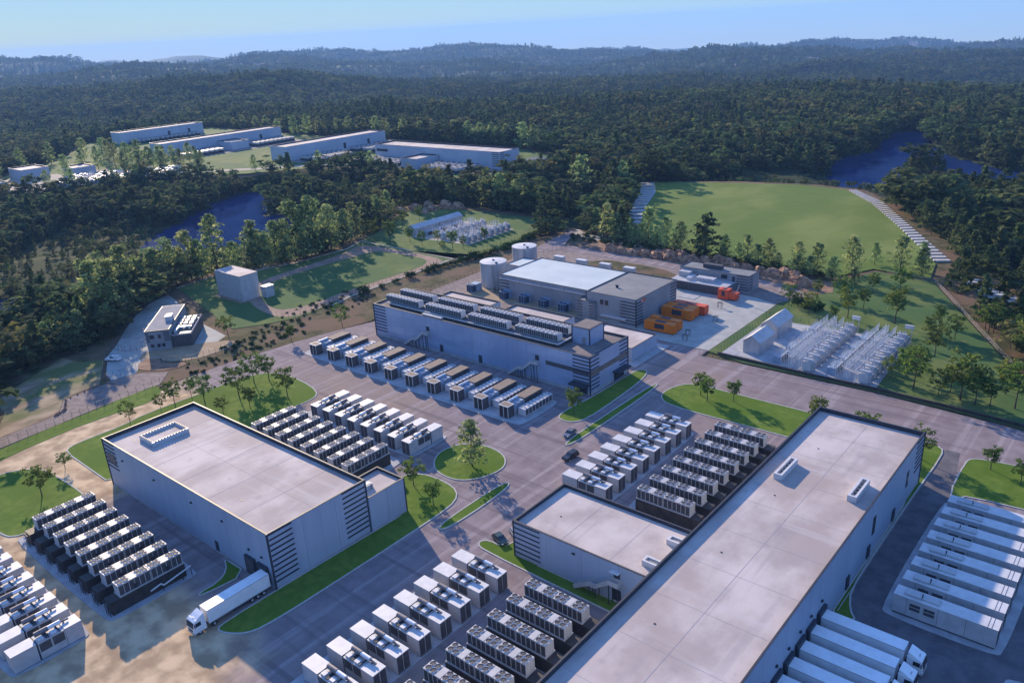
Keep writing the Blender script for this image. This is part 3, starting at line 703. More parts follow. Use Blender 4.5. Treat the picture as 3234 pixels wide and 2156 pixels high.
# terraces of pale stone beside the field
def terrace(name, label, A, B, n, gap=.5):
    """A, B: polylines of the inner and the outer edge, stepped with n slabs"""
    t = thing(name, label, "stone steps", (A[0][0], A[0][1], 0))
    def at(pl, u):
        u = u * (len(pl) - 1); i = min(int(u), len(pl) - 2); w = u - i
        return Vector((pl[i][0] + (pl[i + 1][0] - pl[i][0]) * w, pl[i][1] + (pl[i + 1][1] - pl[i][1]) * w))
    for k in range(n):
        a0 = at(A, k / n); a1 = at(A, (k + 1 - gap) / n); b0 = at(B, k / n); b1 = at(B, (k + 1 - gap) / n)
        pts = [(p.x - A[0][0], p.y - A[0][1]) for p in (a0, b0, b1, a1)]
        obj("step", MB().prism(pts, -.5, .35).mesh("step", ['step']), t)
terrace("stone_terrace", "pale grey stepped terrace down the left edge of the green field", [(-275, 466), (-258, 439.5), (-245.6, 410), (-221, 360)], [(-283, 462), (-266, 434), (-252, 404), (-229, 356)], 18)
terrace("stone_terrace", "long flight of pale stone steps down the right edge of the green field", [(-158, 491), (-136.3, 461.5), (-108.8, 414.8), (-77.4, 358)], [(-154, 492), (-132, 466.8), (-104.6, 418.4), (-72, 361.2)], 38)
terrace("stone_terrace", "short pale stone steps in the dark trees beyond the lawn", [(-66, 341), (-46, 315)], [(-57.4, 341.5), (-37, 320)], 8)

# ------------------------------------------------------------------ halls
def hall(name, label, x0, y0, x1, y1, h, wall='wall', roof='roof', pw=7.6, par=1.0, base=.45, sides="SENW", cap=.3, group=None, cat="building", joints=True):
    """flat-roofed hall of wall panels with a dark parapet; local origin at (x0, y0)"""
    W = x1 - x0; D = y1 - y0
    t = thing(name, label, cat, (x0, y0, 0), 0, group)
    obj("wall", MB().box(.12, .12, -.1, W - .12, D - .12, h - par - .35).mesh("wall", ['dark']), t)
    for s, ln in (("S", W), ("N", W), ("E", D), ("W", D)):
        if s not in sides: continue
        n = max(1, round(ln / pw)); w = ln / n
        z0 = base + .03
        if s in "SN":
            ms = MB().box(.025, 0, 0, w - .025, .14, h - .12 - z0).mesh("wall_panel", [wall])
            mb_ = MB().box(0, 0, 0, w, .16, base).mesh("plinth_panel", ['pad'])
        else:
            ms = MB().box(0, .025, 0, .14, w - .025, h - .12 - z0).mesh("wall_panel", [wall])
            mb_ = MB().box(0, 0, 0, .16, w, base).mesh("plinth_panel", ['pad'])
        for i in range(n):
            lc = {"S": (i * w, 0), "N": (i * w, D - .14), "E": (W - .14, i * w), "W": (0, i * w)}[s]
            obj("wall_panel", ms, t, (*lc, z0))
        if base > .2:
            e = .16
            pl = MB()
            if s == "S": pl.box(0, -.04, -.1, W, .12, base)
            elif s == "N": pl.box(0, D - .12, -.1, W, D + .04, base)
            elif s == "E": pl.box(W - .12, .13, -.1, W + .04, D - .13, base)
            else: pl.box(-.04, .13, -.1, .12, D - .13, base)
            obj("plinth", pl.mesh("plinth", ['pad']), t)
    rf = obj("roof", MB().box(.15, .15, h - par - .3, W - .15, D - .15, h - par).mesh("roof", [roof]), t)
    if roof == 'roof' and W * D > 500:
        zr = h - par
        nx = max(1, round(W / 11.5)); ny = max(1, round(D / 11.5))
        for i in range(1, nx): obj("roof_seam", MB().box(W * i / nx - .035, .6, zr, W * i / nx + .035, D - .6, zr + .02).mesh("roof_seam", ['seam']), rf)
        for i in range(1, ny): obj("roof_seam", MB().box(.6, D * i / ny - .035, zr + .001, W - .6, D * i / ny + .035, zr + .018).mesh("roof_seam", ['seam']), rf)
        dm = MB().cyl((0, 0, 0), (0, 0, .06), .2, 8).mesh("roof_drain", ['dark'])
        for i in range(nx):
            for j in range(ny):
                if (i + 2 * j) % 4 == 0: obj("roof_drain", dm, rf, (W * (i + .5) / nx + .8, D * (j + .5) / ny - 1.1, zr))
    p = MB(); c = cap
    p.box(-.05, -.05, h - .12, W + .05, c, h).box(-.05, D - c, h - .12, W + .05, D + .05, h).box(-.05, c, h - .12, c, D - c, h).box(W - c, c, h - .12, W + .05, D - c, h)
    p.box(.15, .145, h - par, W - .15, c - .02, h - .12).box(.15, D - c + .02, h - par, W - .15, D - .145, h - .12).box(.145, c, h - par, c - .02, D - c, h - .12).box(W - c + .02, c, h - par, W - .145, D - c, h - .12)
    obj("parapet", p.mesh("parapet", ['dark']), t)
    return t
def slats(t, side, a0, a1, z0, z1, n, W, D, th=.34, post=True):
    """dark horizontal bars on a facade; side S/E/N/W; a0..a1 along the wall"""
    d = .10
    def bx(u0, u1, za, zb, dd=d):
        if side == "S": return MB().box(u0, -dd, za, u1, -.002, zb)
        if side == "N": return MB().box(u0, D + .002, za, u1, D + dd, zb)
        if side == "E": return MB().box(W + .002, u0, za, W + dd, u1, zb)
        return MB().box(-dd, u0, za, -.002, u1, zb)
    me = bx(a0, a1, 0, th).mesh("louvre_slat", ['dark'])
    for i in range(n):
        z = z0 + (z1 - z0) * i / (n - 1)
        obj("louvre_slat", me, t, (0, 0, z))
def corner(t, x, y, h, w=.32):
    obj("corner_post", MB().box(x - w / 2, y - w / 2, .0, x + w / 2, y + w / 2, h + .02).mesh("corner_post", ['dark']), t)
def wbox(t, name, side, u0, u1, z0, z1, W, D, mat, d=.08, inner=None):
    f = {"S": lambda e: (u0, -e, z0, u1, -.003, z1), "N": lambda e: (u0, D + .003, z0, u1, D + e, z1), "E": lambda e: (W + .003, u0, z0, W + e, u1, z1), "W": lambda e: (-e, u0, z0, -.003, u1, z1)}[side]
    return obj(name, MB().box(*f(d)).mesh(name, [mat]), t)
def stair(t, ox, oy, x0, x1, z1, run=2):
    """outside flight in runs with landings along -y wall, rising from x0 to x1 (local), pale sides and posts"""
    s = MB(); p = MB()
    y0, y1 = oy - 1.5, oy - .05
    segs = []
    L_ = x1 - x0
    cuts = [(0, 0, .36, .5), (.36, .5, .5, .5), (.5, .5, .8, 1), (.8, 1, 1, 1)]
    for a, za, b, zb in cuts:
        xa, xb = x0 + a * L_, x0 + b * L_; za *= z1; zb *= z1
        for yy in (y0, y1 - .08):
            s.extr([(xa, za), (xb, zb), (xb, zb + 1.0), (xa, za + 1.0)], 'y', yy, yy + .08, 0)
        k = max(1, int(abs(zb - za) / .25))
        for i in range(k):
            xx = xa + (xb - xa) * i / k
            s.box(xx, y0 + .08, za + (zb - za) * (i + 1) / k - .08, xa + (xb - xa) * (i + 1) / k, y1 - .08, za + (zb - za) * (i + 1) / k, 0)
        if za > .2:
            p.box(xa, y0, 0, xa + .14, y0 + .14, za).box(xa, y1 - .2, 0, xa + .14, y1 - .06, za)
    p.box(x1 - .14, y0, 0, x1, y0 + .14, z1)
    o = obj("stair", s.mesh("stair", ['offwhite']), t)
    obj("stair_post", p.mesh("stair_post", ['dark']), o)
def door(t, side, u, z, w, h, W, D, mat='dark', frame=True):
    o = wbox(t, "door", side, u, u + w, z, z + h, W, D, mat, .06)
    return o
def skylight(label, x, y, z, w, d, h, dotted=False):
    t = thing("roof_box", label, "roof curb", (x, y, z))
    e = .45
    f = MB()
    f.box(0, 0, 0, w, e, h).box(0, d - e, 0, w, d, h).box(0, e, 0, e, d - e, h).box(w - e, e, 0, w, d - e, h)
    obj("curb", f.mesh("curb", ['white']), t)
    obj("inner_grille", MB().box(e, e, 0, w - e, d - e, h * .45).mesh("inner_grille", ['roof' if dotted else 'louvre']), t)
    if dotted:
        bm = MB().box(0, 0, 0, .34, .34, .14).mesh("edge_block", ['dark'])
        for i in range(int(w / .75)):
            for yy in (.06, d - .4): obj("edge_block", bm, t, (.1 + i * .75, yy, h))
        for i in range(int(d / .75) - 1):
            for xx in (.06, w - .4): obj("edge_block", bm, t, (xx, .75 + i * .75, h))
    else:
        for i in range(1, 6):
            obj("cross_bar", MB().box(e, d * i / 6 - .05, h * .45, w - e, d * i / 6 + .05, h * .8).mesh("cross_bar", ['offwhite']), t)
    return t

M['seam'] = nmat("roof_seam", (0.35, 0.31, 0.305), (0.42, 0.375, 0.365), 0.5, 4, 0.9)
# left hall
HL = 12.84
lx0, ly0, lx1, ly1 = -191.7, 67.05, -123.1, 91.3
W, D = lx1 - lx0, ly1 - ly0
t = hall("data_hall", "wide grey hall with the dotted white roof frame and a truck at its dock", lx0, ly0, lx1, ly1, HL)
corner(t, W, 0, HL); corner(t, W, D, HL); corner(t, 0, 0, HL); corner(t, 0, D, HL)
slats(t, "E", .3, 5.6, 1.6, HL - .55, 10, W, D)
slats(t, "E", D - 6.2, D - .3, 1.6, HL - .55, 10, W, D)
slats(t, "S", .3, 5.8, 5.6, HL - .55, 7, W, D)
wbox(t, "brown_panel", "S", 1.2, 5.2, 7.3, 9.6, W, D, 'browntop', .14)
for u in (-9.3, -4.9):
    o = wbox(t, "dock_shelter", "S", W + u, W + u + 3.3, .6, 4.7, W, D, 'dark', .55)
    obj("dock_door", MB().box(W + u + .45, -.57, 1.0, W + u + 2.85, -.552, 4.2).mesh("dock_door", ['louvre']), o)
    wbox(t, "wall_lamp", "S", W + u + 1.4, W + u + 1.9, 6.2, 6.5, W, D, 'dark', .3)
door(t, "S", W - 21.5, .45, 1.3, 2.4, W, D)
for u in (9, 24, 40, 52): wbox(t, "wall_lamp", "S", u, u + .5, 9.4, 9.7, W, D, 'dark', .3)
skylight("white frame with a dotted black edge on the left hall's roof", -184.9, 73.0, HL - 1.0, 6.6, 9.3, 1.0, True)
# annex of the left hall
ax0, ay0, ax1, ay1 = -131.3, 91.36, -122.5, 101.4
t = hall("hall_annex", "low pale annex joined to the end of the left hall, beside two young trees", ax0, ay0, ax1, ay1, 8.58, par=.7, pw=5)
corner(t, ax1 - ax0, ay1 - ay0, 8.58, .25)
t = thing("rooftop_unit", "white rooftop unit with a pipe loop on the left hall's low annex", "air unit", (-127.6, 92.8, 7.9))
obj("cabinet", MB().box(0, 0, 0, 1.6, 2.8, 1.0).mesh("cabinet", ['white']), t)
obj("pipe_loop", MB().cyl((1.7, .6, 0), (1.7, .6, 1.3), .07, 6).cyl((1.7, .6, 1.3), (1.7, 2.2, 1.3), .07, 6).cyl((1.7, 2.2, 1.3), (1.7, 2.2, 0), .07, 6).mesh("pipe_loop", ['dark']), t)
# big right hall
HR = 12.67
rx0, ry0, rx1, ry1 = -58.92, 40.0, -35.72, 176.84
W, D = rx1 - rx0, ry1 - ry0
t = hall("data_hall", "longest pale-roofed hall running out of the picture, four trucks at its side", rx0, ry0, rx1, ry1, HR)
corner(t, W, D, HR); corner(t, 0, D, HR)
slats(t, "E", D - 5.6, D - .3, 5.0, HR - .6, 7, W, D)
for y, z0, z1, w in ((165.5, 4.3, 8.0, 1.3), (143.5, 4.6, 8.6, 1.6)):
    wbox(t, "tall_window", "E", y - ry0, y - ry0 + w, z0, z1, W, D, 'glass', .1)
for y in (157.0, 141.5, 130.0):
    o = wbox(t, "door", "E", y - ry0, y - ry0 + 1.5, .5, 3.1, W, D, 'dark', .25)
obj("base_rail", MB().box(W + .9, 83.5, .5, W + 1.0, D - 2, .62).mesh("base_rail", ['kerb']), t)
for y in (119.0, 114.2, 109.6, 104.9, 100.2, 95.6):
    u = y - ry0 - 3.6
    o = wbox(t, "dock_shelter", "E", u, u + 3.4, .5, 4.9, W, D, 'dark', .6)
    wbox(t, "wall_lamp", "E", u + 1.4, u + 1.9, 6.4, 6.7, W, D, 'dark', .35)
skylight("farther white slotted roof box near the long roof's left edge", -55.1, 141.6, HR - 1.0, 1.75, 8.3, 1.3)
skylight("white slotted roof box near the long roof's right edge", -40.5, 141.8, HR - 1.0, 1.75, 8.0, 1.3)
# annex of the right hall
HA = 8.42
x0, y0, x1, y1 = -92.25, 103.0, -59.0, 120.15
W, D = x1 - x0, y1 - y0
t = hall("hall_annex", "lower pale-roofed annex with an outside stair, joined to the longest hall", x0, y0, x1, y1, HA, par=.8)
corner(t, 0, 0, HA, .28); corner(t, 0, D, HA, .28)
slats(t, "S", .25, 6.6, 1.0, HA - .6, 7, W, D, .28)
slats(t, "W", .25, D - .25, 1.0, HA - .6, 7, W, D, .28)
wbox(t, "upper_door", "S", 23.9, 25.2, 4.6, 6.8, W, D, 'dark', .1)
wbox(t, "door_hood", "S", 23.4, 25.4, 6.9, 7.0, W, D, 'white', 1.0)
wbox(t, "lower_door", "S", 23.7, 25.4, .5, 2.9, W, D, 'dark', .1)
wbox(t, "wall_lamp", "S", 14.6, 15.2, 6.6, 6.9, W, D, 'dark', .3)
stair(t, 0, 0, 15.6, 25.6, 4.4)
skylight("upper short white roof box beside the long hall's parapet", -64.2, 114.6, HA - .8, 4.2, 1.9, 1.1)
skylight("lower short white roof box beside the long hall's parapet", -64.6, 106.4, HA - .8, 4.2, 1.9, 1.1)

# middle hall with rooftop fan banks
HM = 11.94
mx0, my0, mx1, my1 = -215.6, 173.95, -122.9, 193.85
W, D = mx1 - mx0, my1 - my0
t = hall("data_hall", "blue-walled hall carrying eight long fan banks on its roof", mx0, my0, mx1, my1, HM, wall='bluewall', roof='brownroof', par=.55, pw=7.7, base=1.0, cap=.45)
for cx, cy in ((0, 0), (W, 0), (W, D), (0, D)): corner(t, cx, cy, HM)
for a0, a1, n, z0 in ((.3, 6.2, 9, 2.2), (W - 6.0, W - .3, 8, 3.6)): slats(t, "S", a0, a1, z0, HM - .7, n, W, D, .36)
slats(t, "E", .3, 4.6, 1.6, HM - .7, 9, W, D, .36)
slats(t, "E", D - 4.6, D - .3, 1.6, HM - .7, 9, W, D, .36)
wbox(t, "brown_window_band", "E", .4, D - .4, 5.9, 7.4, W, D, 'browntop', .16)
wbox(t, "window_band", "S", W - 16, W - .4, 6.2, 7.5, W, D, 'louvre', .05)
for u in (32.0, 49.4): door(t, "S", u, .6, 1.5, 2.6, W, D)
for u in (26.2, 72.8):
    wbox(t, "upper_door", "S", u, u + 1.4, 5.9, 8.4, W, D, 'dark', .12)
    stair(t, 0, 0, u - 10.2, u + 1.6, 5.8)
o = wbox(t, "entrance_canopy", "S", W - 6.2, W - .4, 2.9, 3.4, W, D, 'dark', 2.4)
wbox(t, "entrance_glazing", "S", W - 5.6, W - 1.0, .2, 2.8, W, D, 'glass', .1)
o = wbox(t, "entrance_canopy", "E", 11.5, 18.4, 3.0, 3.5, W, D, 'dark', 2.2)
wbox(t, "entrance_glazing", "E", 12.2, 17.6, .2, 2.9, W, D, 'glass', .1)
obj("stair_tower", MB().box(80.6, 8.3, HM - .6, 86.9, 15.6, 16.4).mesh("stair_tower", ['bluewall']), t)
o = obj("tower_roof", MB().box(80.5, 8.2, 16.4, 87.0, 15.7, 16.6).box(80.9, 8.6, 16.6, 86.6, 15.3, 16.62, 1).mesh("tower_roof", ['dark', 'brownroof']), t)
for cx, cy in ((80.6, 8.3), (86.9, 8.3), (86.9, 15.6)): obj("corner_post", MB().box(cx - .14, cy - .14, HM - .5, cx + .14, cy + .14, 16.5).mesh("corner_post", ['dark']), o)
obj("tower_door", MB().box(84.2, 8.24, HM - .5, 85.6, 8.3, HM + 1.8).mesh("tower_door", ['greymetal']), t)
obj("side_block", MB().box(-2.6, 5, -.1, -.05, 13, 6.2).mesh("side_block", ['bluewall']), t)
dk = MB().box(5, 1.9, HM + .35, 80, 2.3, HM + .75).box(5, 2.3, HM + .2, 80.2, 15.2, HM + .3, 1).box(79.7, 2.3, HM + .35, 80.2, 9.5, HM + .75)
for i in range(10): dk.box(6 + i * 8, 2.4, HM - .5, 6.3 + i * 8, 2.7, HM + .3, 1)
obj("roof_deck", dk.mesh("roof_deck", ['offwhite', 'dark']), t)
obj("deck_step", MB().box(24, .55, HM - .1, 33, 1.8, HM + .4).mesh("deck_step", ['offwhite']), t)
def fan_bank():
    t = thing("fan_bank", "", "fan bank")
    obj("frame", MB().box(0, 0, 0, 16.4, 2.3, .25).box(0, -.05, 2.0, 16.4, 2.35, 2.25).mesh("frame", ['offwhite']), t)
    obj("end_panel", MB().box(16.35, 0, .25, 16.5, 2.3, 2.0).mesh("end_panel", ['white']), t)
    obj("end_panel", MB().box(-.1, 0, .25, .05, 2.3, 2.0).mesh("end_panel", ['white']), t)
    cell = MB().box(.06, .08, 0, 1.58, 2.22, 1.75).box(.7, .02, 0, .8, .08, 1.75, 1).mesh("coil_cell", ['louvre', 'offwhite'])
    postm = MB().box(0, 0, 0, .12, .1, 1.75).mesh("post", ['offwhite'])
    fm = MB().cyl((0, 0, 0), (0, 0, .16), .52, 12, 0, .48).cyl((0, 0, .165), (0, 0, .17), .40, 12, 1).mesh("fan", ['white', 'fan'])
    for i in range(10):
        obj("coil_cell", cell, t, (.05 + i * 1.63, 0, .25)); obj("post", postm, t, (i * 1.63, -.04, .25))
        obj("fan", fm, t, (.86 + i * 1.63, .62, 2.25)); obj("fan", fm, t, (.86 + i * 1.63, 1.72, 2.25))
    return t
fb = fan_bank()
spots = [(-212.8, 177.9), (-193.0, 177.9), (-173.4, 177.9), (-153.6, 177.9), (-212.8, 184.6), (-193.6, 184.6), (-174.0, 184.6), (-154.6, 184.6)]
for i, (x, y) in enumerate(spots):
    lab = "long fan bank on the blue hall's roof, %s row, %s from the stair tower" % ("front" if i < 4 else "rear", ORD[3 - i % 4])
    if i == 0: fb.location = (x, y, HM + .3); fb['label'] = lab; fb['group'] = "fan banks on the blue hall's roof"
    else: clone(fb, (x, y, HM + .3), 0, lab, "fan banks on the blue hall's roof")
# low buildings behind the middle hall
hall("low_block", "low pale-roofed block behind the blue hall, nearest the round tanks", -211.5, 198.6, -186.6, 208.8, 7.6, par=.5, pw=6)
hall("low_block", "low pale-roofed block behind the blue hall, beside the blue-grey coolers", -179.0, 198.6, -153.4, 208.6, 8.0, par=.5, pw=6)
hall("low_block", "low grey block with pale roof beside the road behind the stair tower", -146.5, 201.4, -126.2, 216.6, 4.6, par=.4, pw=6)
def cooler():
    t = thing("cooler", "", "cooler")
    obj("casing", MB().box(0, 1.9, .15, 3.6, 5.4, 3.0).mesh("casing", ['cooler']), t)
    obj("coil_end", MB().box(.05, 0, .2, 1.15, 1.9, 2.9).box(1.25, 0, .2, 2.35, 1.9, 2.9).box(2.45, 0, .2, 3.55, 1.9, 2.9).mesh("coil_end", ['coil']), t)
    obj("frame", MB().box(0, -.05, 2.9, 3.6, 1.9, 3.05).box(0, -.05, 0, 3.6, 5.4, .15).box(1.15, -.04, .15, 1.25, .1, 2.9).box(2.35, -.04, .15, 2.45, .1, 2.9).mesh("frame", ['cooler']), t)
    fm = MB().cyl((0, 0, 0), (0, 0, .15), .75, 12).mesh("fan", ['coil'])
    obj("fan", fm, t, (.95, .95, 3.05)); obj("fan", fm, t, (2.65, .95, 3.05))
    return t
c0 = cooler()
for i, (x, y) in enumerate([(-222.4, 228.6), (-204.6, 228.4), (-194.6, 228.6), (-184.9, 228.6), (-175.6, 228.6)]):
    lab = ("blue-grey cooler with white top standing alone beside the tall round tank" if i == 0 else "blue-grey cooler in front of the plant building, %s from the dark-roofed part" % ORD[4 - i])
    if i == 0:
        c0.location = (x, y, 0); c0['label'] = lab; c0['group'] = "coolers in front of the plant building"
    else: clone(c0, (x, y, 0), 0, lab, "coolers in front of the plant building")
# plant building
t = hall("plant_building", "old plant building with a wide pale blue roof behind the coolers", -207, 231.9, -163.9, 259.3, 9.0, wall='greymetal', roof='paleroof', par=.25, pw=7)
W, D = 43.1, 27.4
for i in range(4): wbox(t, "bright_eave", "S", .3 + i * 10.7, 10.5 + i * 10.7, 7.2, 7.5, W, D, 'steel', .5)
slats(t, "S", .3, 5, 2.6, 6.6, 4, W, D, .35)
slats(t, "W", .3, 26, 2.6, 7.6, 5, W, D, .35)
t = hall("plant_building", "dark grey-roofed end of the plant building facing the orange containers", -162.3, 228.3, -141.4, 256.5, 10.2, wall='greymetal', roof='greyroof', par=.3, pw=7)
W, D = 20.9, 28.2
corner(t, W, 0, 10.2); corner(t, 0, 0, 10.2)
slats(t, "S", 14.5, W - .3, .8, 8.6, 8, W, D, .38)
slats(t, "E", .3, 4.5, .8, 8.6, 8, W, D, .38)
slats(t, "E", D - 4.5, D - .3, .8, 9.0, 8, W, D, .38)
wbox(t, "bright_eave", "S", 6.6, 17, 2.2, 2.6, W, D, 'steel', .9)
for u in (6, 8): wbox(t, "window", "S", u, u + 1.4, 6.2, 8, W, D, 'glass', .08)
for u in (10, 17, 22): wbox(t, "roller_door", "E", u, u + 3, .1, 3.6, W, D, 'greymetal', .1)
o = wbox(t, "wall_sign", "E", 3.2, 6.2, 8.4, 9.4, W, D, 'red', .12)
obj("sign_mark", MB().box(W + .13, 3.5, 8.6, W + .16, 4.3, 9.2).mesh("sign_mark", ['white']), o)
obj("roof_vent", MB().cyl((7, 9.5, 10), (7, 9.5, 10.7), .5, 8).box(6.3, 9.2, 10.7, 7.7, 9.8, 10.9).mesh("roof_vent", ['dark']), t)
t = hall("entrance_block", "small square grey entrance block against the plant building's front", -165.6, 227.0, -158.0, 231.8, 6.9, wall='greymetal', roof='greyroof', par=.25, pw=4)
slats(t, "S", .2, 2.3, .8, 6.2, 6, 7.6, 4.8, .3); slats(t, "S", 5.4, 7.4, .8, 6.2, 6, 7.6, 4.8, .3)
t = hall("lean_to", "low pale shed between the two round tanks and the plant building", -222.5, 254, -207.4, 266, 5.4, roof='paleroof', par=.25, pw=5)
for i in range(4):
    tt = thing("roof_unit", "small white unit behind the pale blue roof, %s of four from the tanks" % ORD[i], "air unit", (-203 + i * 11.5, 262.5, 0), 0, "white units behind the plant building")
    obj("cabinet", MB().box(0, 0, 0, 4.6, 2.0, 9.2).mesh("cabinet", ['offwhite']), tt); obj("lid", MB().box(-.1, -.1, 9.2, 4.7, 2.1, 9.5).mesh("lid", ['white']), tt)
def tank(label, x, y, r, h):
    t = thing("storage_tank", label, "tank", (x, y, 0))
    obj("shell", MB().cyl((0, 0, 0), (0, 0, h), r, 48, 0, cap=False).mesh("shell", ['tank'], True), t)
    top = MB()
    n = 48
    for i in range(n):
        a, b = 2 * PI * i / n, 2 * PI * (i + 1) / n
        top.tri((r * math.cos(a), r * math.sin(a), h), (r * math.cos(b), r * math.sin(b), h), (0, 0, h + r * .07))
    obj("lid", top.mesh("lid", ['white']), t)
    obj("rim", MB().cyl((0, 0, h - .35), (0, 0, h + .04), r + .12, 48, cap=False).mesh("rim", ['offwhite'], True), t)
    for k in range(1, 5): obj("weld_ring", MB().cyl((0, 0, h * k / 5), (0, 0, h * k / 5 + .12), r + .04, 48, cap=False).mesh("weld_ring", ['tank'], True), t)
    obj("hatch", MB().cyl((0, 0, h + r * .07 - .1), (0, 0, h + r * .07 + .3), .5, 8).box(r * .6, -r * .5, h, r * .75, -r * .35, h + .6).mesh("hatch", ['dark']), t)
    lad = MB()
    for s_ in (-.3, .3): lad.box(r + .15, s_ - .04, 0, r + .23, s_ + .04, h + 1)
    for k in range(int(h / .6)): lad.box(r + .16, -.3, .4 + k * .6, r + .22, .3, .46 + k * .6)
    obj("ladder", lad.mesh("ladder", ['greymetal']), t).rotation_euler = (0, 0, -.9)
tank("tall round steel tank with white lid, nearer the blue hall", -218.8, 241.9, 5.6, 10.2)
tank("squat round tank with white lid behind the tall tank", -228.0, 273.5, 5.6, 8.2)
t = thing("pipework", "small tangle of dark valves and pipes at the foot of the tall tank", "pipes", (-212, 233.6, 0))
for i in range(5): obj("pipe", MB().cyl((i * .9, 0, 0), (i * .9, 0, 1.4 + i % 2), .14, 6).cyl((i * .9, 0, 1.2), (i * .9 + .9, .6, 1.2), .12, 6).mesh("pipe", ['dark']), t)
# office at the rock face
t = hall("office_building", "two-storey grey office with terrace roof units below the rock face", -154.9, 283.6, -125.2, 292.4, 6.6, wall='greymetal', roof='greyroof', par=.25, pw=5)
W, D = 29.7, 8.8
slats(t, "S", 24.5, W - .2, .6, 6, 6, W, D, .3); slats(t, "E", .2, 3, .6, 6, 6, W, D, .3)
wbox(t, "window", "S", 18, 20.6, 4.2, 5.8, W, D, 'glass', .06); wbox(t, "door", "S", 22.6, 23.8, 3.2, 5.6, W, D, 'dark', .06)
obj("lower_wing", MB().box(.5, -8.4, -.1, 24, -.02, 3.3).mesh("lower_wing", ['greymetal']), t)
o = obj("terrace_roof", MB().box(.4, -8.5, 3.3, 24.1, -.02, 3.5).mesh("terrace_roof", ['offwhite']), t)
obj("roof_screen", MB().box(8.5, 3.2, 6.4, 16.5, 5.2, 8.0).mesh("roof_screen", ['louvre']), t)
for i in range(7): obj("chimney_unit", MB().box(10 + i * 1.1, -5.5, 3.5, 10.8 + i * 1.1, -2.5, 4.9).mesh("chimney_unit", ['white']), t)
obj("duct", MB().box(6.4, -6.6, 3.5, 8.2, -1.5, 4.6).mesh("duct", ['steel']), t)
obj("stair_head", MB().box(1.2, -3.4, 3.5, 6, -.1, 5.6).mesh("stair_head", ['offwhite']), t)
for i in range(12): obj("wing_panel", MB().box(.6 + i * 1.95, -8.55, .1, 2.45 + i * 1.95, -8.42, 3.1).mesh("wing_panel", ['louvre']), t)

# orange and red container plants
def container(name, label, x, y, L_, w, h, mat, grp, vents=True):
    t = thing(name, label, "container", (x, y, 0), 0, grp)
    obj("body", MB().box(0, 0, .3, L_, w, h).mesh("body", [mat]), t)
    obj("skid", MB().box(.2, .1, 0, L_ - .2, w - .1, .3).mesh("skid", ['dark']), t)
    if vents:
        obj("side_grille", MB().box(L_ * .36, -.06, h * .38, L_ * .68, 0, h * .86).mesh("side_grille", ['dark']), t)
        obj("roof_grille", MB().box(L_ * .34, w * .2, h, L_ * .68, w * .75, h + .12).mesh("roof_grille", ['dark']), t)
        obj("roof_hood", MB().box(L_ * .30, w * .1, h - .01, L_ * .72, w * .9, h + .06).mesh("roof_hood", [mat]), t)
        for u in (.12, .8): obj("door_leaf", MB().box(L_, w * u * .9, .5, L_ + .05, w * u * .9 + .9, h - .3).mesh("door_leaf", [mat]), t)
    return t
g = "orange plant containers in the concrete yard"
container("plant_container", "orange container in front, nearest the low grey block", -138.4, 228.8, 11.4, 2.9, 3.4, 'orange', g)
container("plant_container", "orange container right behind the front one", -138.8, 232.8, 11.4, 2.9, 3.4, 'orange', g)
container("plant_container", "middle orange container with a large dark side grille", -140.2, 243.6, 11.8, 3.0, 3.8, 'orange', g)
container("plant_container", "orange container half hidden behind the one with the large grille", -140.6, 247.4, 11.8, 3.0, 3.6, 'orange', g)
t = container("plant_container", "red container at the back of the orange pairs with open dark end", -139.6, 251.4, 12.4, 3.0, 3.4, 'red', g)
t = container("red_machine", "red machine house with a raised chute beside the grey office", -132.0, 271.2, 4.2, 3.2, 4.0, 'red', None)
t['group'] = "red plant"
obj("hopper", MB().box(4.3, .2, .6, 7.4, 3.0, 3.0).mesh("hopper", ['red']), t)
obj("chute", MB().cyl((6.6, 1.6, 3.0), (7.6, 2.0, 6.0), .18, 6).mesh("chute", ['offwhite']), t)
tt = thing("floor_hatch", "pale square hatch plate on the concrete beside the red machine", "plate", (-146, 266, 0))
obj("plate", MB().box(0, 0, -.02, 7, 5, .12).mesh("plate", ['pad']), tt)
for i, (x, y, lab) in enumerate([(-123.6, 230.6, "small dark pump frame beside the front orange container"), (-122.2, 226.2, "small dark meter frame near the yard's road edge"), (-122.0, 247.6, "thin steel pipe frame at the end of the red container"), (-127.5, 262.0, "thin steel frame in front of the red machine")]):
    tt = thing("meter_stand", lab, "frame", (x, y, 0))
    for a, b in ((0, 0), (1.4, 0), (0, .9), (1.4, .9)): obj("post", MB().box(a, b, 0, a + .12, b + .12, 2.0).mesh("post", ['fence']), tt)
    obj("top", MB().box(-.05, -.05, 2.0, 1.6, 1.1, 2.12).mesh("top", ['fence']), tt)

# house on the left and grey cube
t = thing("yard_house", "flat-roofed grey house with roof machinery beside the curved fence", "building", (-274.6, 118.6, 0), math.radians(50))
obj("wall", MB().box(0, 0, -.1, 8.2, 29, 6.9).mesh("wall", ['greymetal']), t)
obj("roof", MB().box(-.15, -.15, 6.9, 8.35, 29.15, 7.25).mesh("roof", ['louvre']), t)
o = obj("roof_cover", MB().box(.25, .25, 7.25, 7.95, 28.75, 7.3).mesh("roof_cover", ['midroof']), t)
obj("roof_unit", MB().box(5.2, 9.5, 7.3, 7.4, 13, 9.0).mesh("roof_unit", ['white']), t)
for i in range(4): obj("louvre_slat", MB().box(6.2, -.12, 3.2 + i * .9, 8.25, 0, 3.6 + i * .9).mesh("louvre_slat", ['dark']), t)
for i in range(4): obj("louvre_slat", MB().box(-.05, -.12, 3.2 + i * .9, 1.2, 0, 3.6 + i * .9).mesh("louvre_slat", ['dark']), t)
